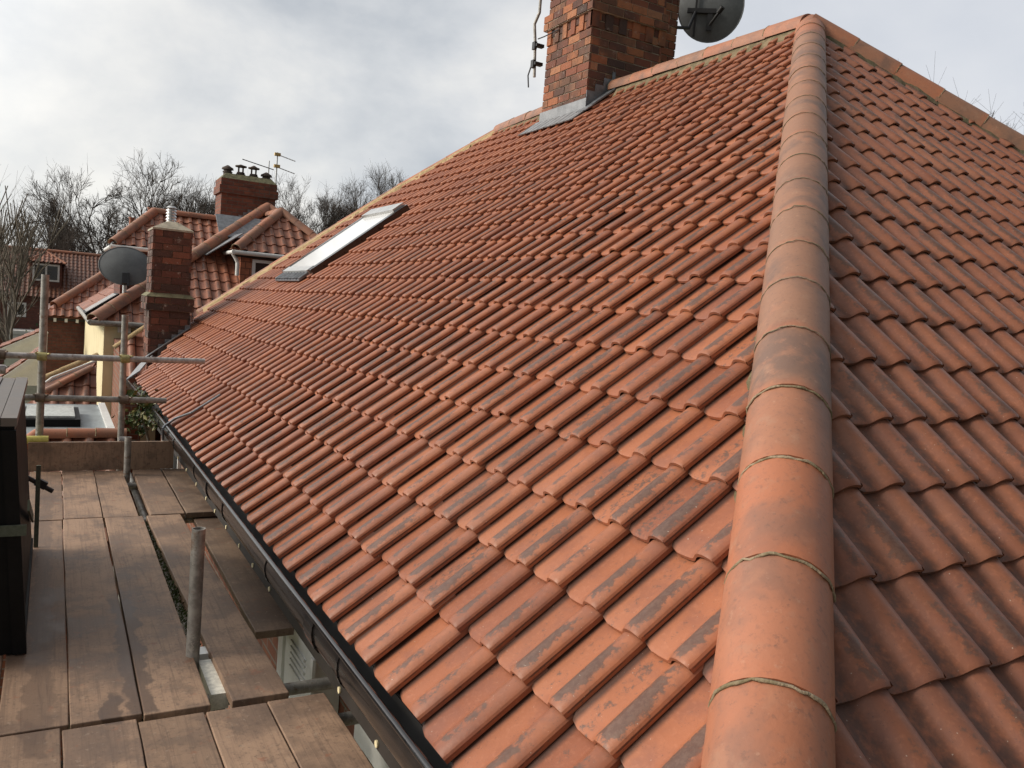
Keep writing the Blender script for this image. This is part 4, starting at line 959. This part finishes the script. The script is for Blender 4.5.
def gable(label, x0, z0, x1, z1, y, dep, xw, drop):
    """outbuilding: near bargeboard rises from (x0,z0) to (x1,z1) at depth y; the roof runs back from it"""
    t = thing('outbuilding', label, 'outbuilding', ((x0+x1)/2, y, -6.3)); a, b = V((x0, y, z0)), V((x1, y, z1)); d = (b-a).normalized(); up = V((0, 1, 0)).cross(d); up = up if up.z > 0 else -up
    m = MB(); 
    S_ = V((d.x, 0, d.z)); L = (b-a).length
    tile_slope(m, V((x0, y+dep, z0)) , (0, -1, 0), S_, range(0, int(L/.28)+1), range(0, int(dep/CW)), .28, lambda i, j: True, int(z0*100), lod=1)
    m.build('roof_slope', M['tile_far'], t, clip=[(b, d)])
    m = MB(); m.obox((a+b)/2 - V((0, .02, .03)), (d, V((0, 1, 0)), up), (L/2, .02, .045)); m.build('bargeboard', M['white'], t)
    m = MB(); m.face([a + V((.05, .03, -.05)), b + V((0, .03, -.05)), b + V((0, .03, -.05-drop)), V((x0+.05, y+.03, z1-.05-drop))] if z1-drop < z0 else [a + V((.05, .03, -.05)), V((x1, y+.03, z0-.05)), b + V((0, .03, -.05))]); m.build('gable_panel', M['white'], t)
    m = MB(); m.box(x0+.1, x1-.02, y+.06, y+dep, -6.3, z0-.06); m.build('wall', M['flatroof'], t)
gable('outbuilding on the left with orange tiles, white bargeboard and white gable panel', -.92, -2.12, -.11, -1.42, 19.0, 1.3, .4, .36)
gable('farther outbuilding on the left with orange roof strip and white edge, mostly behind the rail', -1.1, -1.82, -.1, -1.28, 23.5, 1.6, .4, .12)

# ------------------------------------------------------------------ houses farther off
hc = thing('dark_brick_house', 'dark brick house with hipped pantile roof behind the left scaffold upright', 'house', (2, 28, -6.3))
m = MB(); m.box(-.12, 5.0, 26.0, 34, -6.3, -1.03); m.build('wall', M['wall_dark'], hc)
m = MB(); t = .78; c = 1/math.sqrt(1+t*t); C0 = V((-.32, 25.75, -1.02)); CA = C0 + V((2.6, 2.6, 2.6*t))
tile_slope(m, C0, (1, 0, 0), V((0, c, t*c)), range(0, 12), range(-1, 28), .30, lambda i, j: True, 100, lod=1)
m.build('end_roof_slope', M['tile_far'], hc, clip=[(CA, V((-1, 1, 0))), (CA, V((1, 1, 0)))])
m = MB(); d = V((0, 0, -.03)); X1 = C0 + V((5.2, 0, 0)); CR_ = CA + V((0, 6, 0)); C1 = C0 + V((0, 8.5, 0)); X2 = X1 + V((0, 8.5, 0))
for f in ([C0, X1, CA], [C1, C0, CA, CR_], [X1, X2, CR_, CA]): m.face([p+d for p in f])
m.build('roof_deck', M['tile_old'], hc)
cap_run('hip_tile', [C0 + V((.35, .35, .35*t)), CA], (0, 0, 1), .14, .45, M['verge'], hc, None, seed=101, off=0)
m = MB(); m.box(-.3, 4.9, 25.82, 25.98, -1.13, -1.04); m.build('fascia', M['fascia'], hc)
for k in range(4):
    m = MB(); m.box(.02+k*.27, .09+k*.27, 25.78, 25.82, -1.16, -1.06); m.build('soffit_bracket', M['white'], hc)
def stack(parent, x, y, z0, z1, w, dpt, npots, label, potmat='pot', ph=.35):
    m = MB(); m.box(x-w/2, x+w/2, y, y+dpt, z0, z1); m.box(x-w/2-.06, x+w/2+.06, y-.06, y+dpt+.06, z1, z1+.16); s = m.build('chimney', M['stack_brick'], parent, label)
    for k in range(npots):
        c = V((x - w/2 + w*(k+.5)/npots, y+dpt/2, z1+.16)); m = MB(); m.tube(c, c + V((0, 0, ph)), .15, .12, 12); m.tube(c + V((0, 0, ph)), c + V((0, 0, ph+.07)), .16, n=12); m.build('chimney_pot', M[potmat], s)
    return s
hd = thing('long_brick_house', 'long brick house far behind thin trees with small white framed dormer', 'house', (0, 50, -6.3))
m = MB(); m.box(-6, 4.6, 50, 57, -6.3, -1.0); m.build('wall', M['wall_dark'], hd)
m = MB(); t = .72; c = 1/math.sqrt(1+t*t)
tile_slope(m, V((-6.2, 49.7, -1.0)), (1, 0, 0), V((0, c, t*c)), range(0, 15), range(0, 56), .30, lambda i, j: True, 110, lod=1)
m.build('roof_slope', M['tile_dark'], hd, clip=[(V((0, 53.2, 0)), V((0, 1, 0)))])
zr = -1 + 3.5*t
m = MB(); m.face([V((-6.2, 49.7, -1.03)), V((5, 49.7, -1.03)), V((5, 53.2, zr-.03)), V((-6.2, 53.2, zr-.03))]); m.face([V((-6.2, 53.2, zr-.03)), V((5, 53.2, zr-.03)), V((5, 57.2, -1.2)), V((-6.2, 57.2, -1.2))]); m.build('roof_deck', M['roofdeck'], hd)
cap_run('ridge_tile', [V((-6.2, 53.2, zr)), V((5, 53.2, zr))], (0, 0, 1), .12, 1.4, M['verge'], hd, None, seed=111, off=0)
m = MB(); m.box(-1.1, .35, 50.4, 53, -.5, .80); dd = m.build('dormer', M['wall_dark'], hd)
window(50.4, -1.0, .25, -.15, .76, dd, 2, 'y', fr=.09)
ap, L_, R_, G_ = hiproof('dormer_roof', -1.1, .35, 50.4, 53, .84, .62, hd, M['tile_far'], 112, ov=.18)
for (a, b) in ((L_, ap), (R_, ap)): cap_run('hip_tile', [a, b], (0, 0, 1), .07, .6, M['verge'], hd, None, seed=113, off=0)
window(50, -2.06, -1.22, -2.1, -1.35, hd, 2, 'y', fr=.1); window(50, -.42, .2, -2.45, -1.3, hd, 2, 'y', fr=.1); window(50, -3.6, -2.6, -2.3, -1.4, hd, 2, 'y', fr=.1)
window(47.98, -1.75, -.95, -4.0, -2.95, hd, 1, 'y', fr=.16, name='porch_window')
m = MB(); m.box(-1.9, .3, 48, 49.99, -6.3, -2.9); m.box(-2.0, .4, 47.9, 49.99, -2.9, -2.72); m.build('porch', M['white'], hd)
m = MB(); m.tube((-.42, 49.9, -1.65), (-.42, 50.0, -1.65), .12, n=14); m.build('wall_disc', M['white'], hd)
hf = thing('distant_house', 'distant house whose chimneys with orange pots rise behind the near cement-capped chimney', 'house', (4, 46, -6.3))
m = MB(); m.box(2.9, 9, 45.6, 52, -6.3, .3); m.build('wall', M['wall_dark'], hf)
m = MB(); m.face([V((2.7, 45.4, .2)), V((9.2, 45.4, .2)), V((9.2, 48.8, 1.9)), V((4.6, 48.8, 1.9))]); m.face([V((4.6, 48.8, 1.9)), V((9.2, 48.8, 1.9)), V((9.2, 52.2, .2)), V((2.7, 52.2, .2))]); m.face([V((2.7, 52.2, .2)), V((2.7, 45.4, .2)), V((4.6, 48.8, 1.9))]); m.build('roof', M['tile_old'], hf)
stack(hf, 4.45, 46.0, .9, 3.2, 1.0, .8, 2, None, ph=.6); stack(hf, 3.35, 46.0, .9, 2.55, 1.1, .8, 1, None, ph=.65)

# ------------------------------------------------------------------ trees
def tube3(mb, p0, p1, r0, r1):
    d = p1 - p0; a = d.orthogonal().normalized(); b = d.normalized().cross(a); i = len(mb.v)
    for p, r in ((p0, r0), (p1, r1)):
        for (x, y) in ((1, 0), (-.5, .866), (-.5, -.866)): mb.v.append(tuple(p + (a*x + b*y)*r))
    for k in range(3):
        mb.f.append([i+k, i+(k+1) % 3, i+3+(k+1) % 3, i+3+k]); mb.uv += [(0, 0)]*4; mb.c.append((.5, .5, .5)); mb.sm.append(False); mb.mi.append(0)
def tree(name, label, base, height, width, seed, trunk_r, mat='bark', levels=8, up=.10, bole=.22, ang=.62, twig=.010, group=None, multi=1, ratio=.80, spray=3):
    rnd = random.Random(seed); base = V(base); segs = []
    def grow(p, d, L, r, lv):
        n = 3 if lv >= levels-2 else 2; q = p; tw = twig*(1 if lv > 2 else .75 if lv > 0 else .55)
        for i in range(n):
            d = (d + V((rnd.gauss(0, .12), rnd.gauss(0, .12), rnd.gauss(up*.5, .08)))).normalized()
            q2 = q + d*L/n; segs.append((q, q2, max(r*(1-.3*i/n), tw), max(r*(1-.3*(i+1)/n), tw*.7), lv))
            if lv > 0 and lv < levels and rnd.random() < (.55 if lv > 1 else .9): fork(q2, d, L*rnd.uniform(.5, .75), r*.5, max(0, lv-2 if lv > 2 else lv-1), 1.25)
            q = q2
        if lv == 0:
            for _ in range(spray):
                o = V((rnd.gauss(0, 1), rnd.gauss(0, 1), rnd.gauss(.15, 1))).normalized(); e_ = (d*.75 + o*.75).normalized()
                a_ = q - d*L*rnd.uniform(0, .9); segs.append((a_, a_ + e_*L*rnd.uniform(.5, 1.0), tw*.8, tw*.5, 0))
        if lv > 0:
            k = 2 if rnd.random() < .62 else 3
            if lv == levels: k = 4
            for _ in range(k): fork(q, d, L*(ratio + rnd.uniform(-.16, .10)), r*.68, lv-1, 1)
    def fork(p, d, L, r, lv, k):
        o = d.orthogonal().normalized(); o.rotate(Matrix.Rotation(rnd.uniform(0, 2*PI), 3, d))
        a = ang*k*rnd.uniform(.45, 1.25); grow(p, (d*math.cos(a) + o*math.sin(a) + V((0, 0, up))).normalized(), L, r, lv)
    for i in range(multi):
        d0 = V(((rnd.gauss(0, .16) if multi > 1 else rnd.gauss(0, .03)), 0, 1)).normalized()
        grow(base + V((rnd.gauss(0, .25)*(multi > 1), 0, 0)), d0, height*bole, trunk_r, levels)
    kz = height/(max(s[1].z for s in segs) - base.z)
    xs = sorted(abs(s[1].x - base.x) for s in segs); kx = min(max(width/2/xs[int(len(xs)*.97)], kz*.85), kz*1.45)
    f = lambda p: V((base.x + (p.x-base.x)*kx, base.y + (p.y-base.y)*kx, base.z + (p.z-base.z)*kz))
    t = thing(name, label, 'tree', base, group)
    mt, mc = MB(), MB()
    for (a, b, r0, r1, lv) in segs:
        if lv >= levels-1: mt.tube(f(a), f(b), r0, r1, 8, False)
        elif lv >= levels-3: mc.tube(f(a), f(b), r0, r1, 5, False)
        else: tube3(mc, f(a), f(b), r0, r1)
    mt.build('trunk', M[mat], t); mc.build('crown', M[mat], t)
    return t
GZ = -6.3
tree('bare_tree', 'largest bare tree with a broad rounded crown behind the rooftops', (4.5, 72, GZ), 17.3, 12.5, 41, .27, levels=8, up=.05, bole=.27, ang=.66, twig=.012, ratio=.83, spray=1)
tree('bare_tree', 'bare round tree between the large tree and the four-pot chimney', (10.9, 74, GZ), 16.4, 6.4, 44, .20, levels=7, up=.07, bole=.28, ang=.60, twig=.014, spray=3)
tree('bare_tree', 'slim leafless tree close left of the large broad tree', (.9, 58, GZ), 12.5, 5.0, 7, .12, levels=6, up=.14, bole=.30, ang=.55, twig=.013, spray=4)
tree('bare_tree', 'pale twin-stemmed tree in front of the long brick house at the photo edge', (-1.6, 40, GZ), 11.0, 3.4, 9, .085, 'bark_pale', levels=3, up=.16, bole=.46, ang=.45, spray=2, twig=.010, multi=2)
tree('bare_tree', 'second pale thin tree with forked trunk before the long brick house', (-1.15, 38, GZ), 9.2, 2.6, 12, .07, 'bark_pale', levels=3, up=.14, bole=.46, ang=.45, spray=2, twig=.009)
tree('bare_tree', 'leftmost pale thin tree cut by the photo edge', (-2.6, 44, GZ), 11.4, 3.6, 14, .08, 'bark_pale', levels=3, up=.14, bole=.46, ang=.45, spray=2, twig=.010)
m = thing('pollarded_tree', 'stubby pollarded tree with knuckled limbs above the long roof', 'tree', (.2, 62, GZ))
mm = MB(); mm.tube((.2, 62, GZ), (.3, 62, 1.6), .42, .36, 10); mm.build('trunk', M['bark'], m)
mm = MB(); rnd = random.Random(6)
for k in range(7):
    a = V((.3, 62, 1.3)); b = a + V((rnd.uniform(-.8, .8), rnd.uniform(-.5, .5), rnd.uniform(.7, 1.4))); mm.tube(a, b, .2, .15, 8)
    for j in range(24):
        c = b + V((rnd.gauss(0, .45), rnd.gauss(0, .4), rnd.uniform(.5, 1.5))); mm.tube(b, c, .02, .012, 3, False)
mm.build('crown', M['bark'], m)
for i, (x, y, h, lab, sd_) in enumerate(((14.6, 62, 15.9, 'bare bushy tree right behind the television aerial', 21), (17.0, 62, 16.0, 'bare tree rising above the front dormer roof', 22), (21.6, 60, 17.6, 'tall twiggy bare tree meeting the far end of the ridge', 23), (19.6, 66, 16.6, 'bare tree between the front dormer and the tallest twiggy one', 24), (24.6, 62, 17.9, 'bare tree half hidden behind the main roof verge', 26))):
    tree('bare_tree', lab, (x, y, GZ), h, 4.4, sd_, .15, levels=7, up=.18, bole=.2, ang=.6, twig=.017, spray=4)
tree('bare_tree', 'bare twigs of a tree showing over the far hip at the right edge', (33.6, 19.9, GZ), 18.4, 4.0, 31, .12, levels=5, up=.3, bole=.3, ang=.5, twig=.013)
# distant woodland that reads as one mass
m = MB(); rnd = random.Random(77)
for k in range(5200):
    x = rnd.uniform(-14, 52); y = rnd.uniform(85, 100); hgt = 8.4 + 1.4*math.sin(x*.7) + 1.2*math.sin(x*.23+1) + max(0, x-14)*.10
    z = GZ + rnd.uniform(.1, 1)**.6*hgt; p = V((x, y, z)); q = p + V((rnd.gauss(0, .35), rnd.gauss(0, .35), rnd.uniform(.5, 1.6)))
    tube3(m, p, q, .022, .010)
    if k % 8 == 0: m.tube(V((x, y, GZ)), V((x+rnd.gauss(0, .3), y, GZ+hgt*.8)), .12, .04, 4, False)
m.build('far_woodland', M['bark'], None, 'distant band of leafless woodland along the horizon', loc=(15, 90, GZ), kind='stuff', cat='woodland')
rnd = random.Random(15)
bu = thing('garden_bush', 'dark green bush before the long brick house', 'bush', (.15, 45, GZ))
m = MB(); bp = [V((-.1 + rnd.gauss(0, .45), 45 + rnd.gauss(0, .3), GZ + 1.0 + rnd.random()*2.4)) for _ in range(40)]; leaves(m, bp, .28, 1500, .11, rnd); m.build('foliage', [M['bush'], M['leaf']], bu)
m = MB(); m.tube((.1, 45, GZ), (.1, 45, GZ+2.5), .08, .03, 6); m.build('stem', M['bark'], bu)
hd_ = thing('garden_hedge', 'straw coloured hedge at the left edge beyond the rails', 'hedge', (-1.5, 33, GZ))
m = MB(); bp = [V((rnd.uniform(-4, -.6), 33 + rnd.gauss(0, .3), GZ + rnd.uniform(.4, 3.0))) for _ in range(160)]; leaves(m, bp, .22, 5000, .09, rnd); m.build('foliage', [M['leaf_pale'], M['bush']], hd_)
m = MB(); 
for x in (-3.4, -2.4, -1.4, -.8): m.tube((x, 33, GZ), (x, 33, GZ+2.6), .05, .02, 6)
m.build('stem', M['bark'], hd_)
# ground
m = MB(); S_ = 900
m.face([V((-S_, -S_, GZ)), V((S_, -S_, GZ)), V((S_, S_, GZ)), V((-S_, S_, GZ))]); m.build('ground', M['ground'], None, kind='structure')
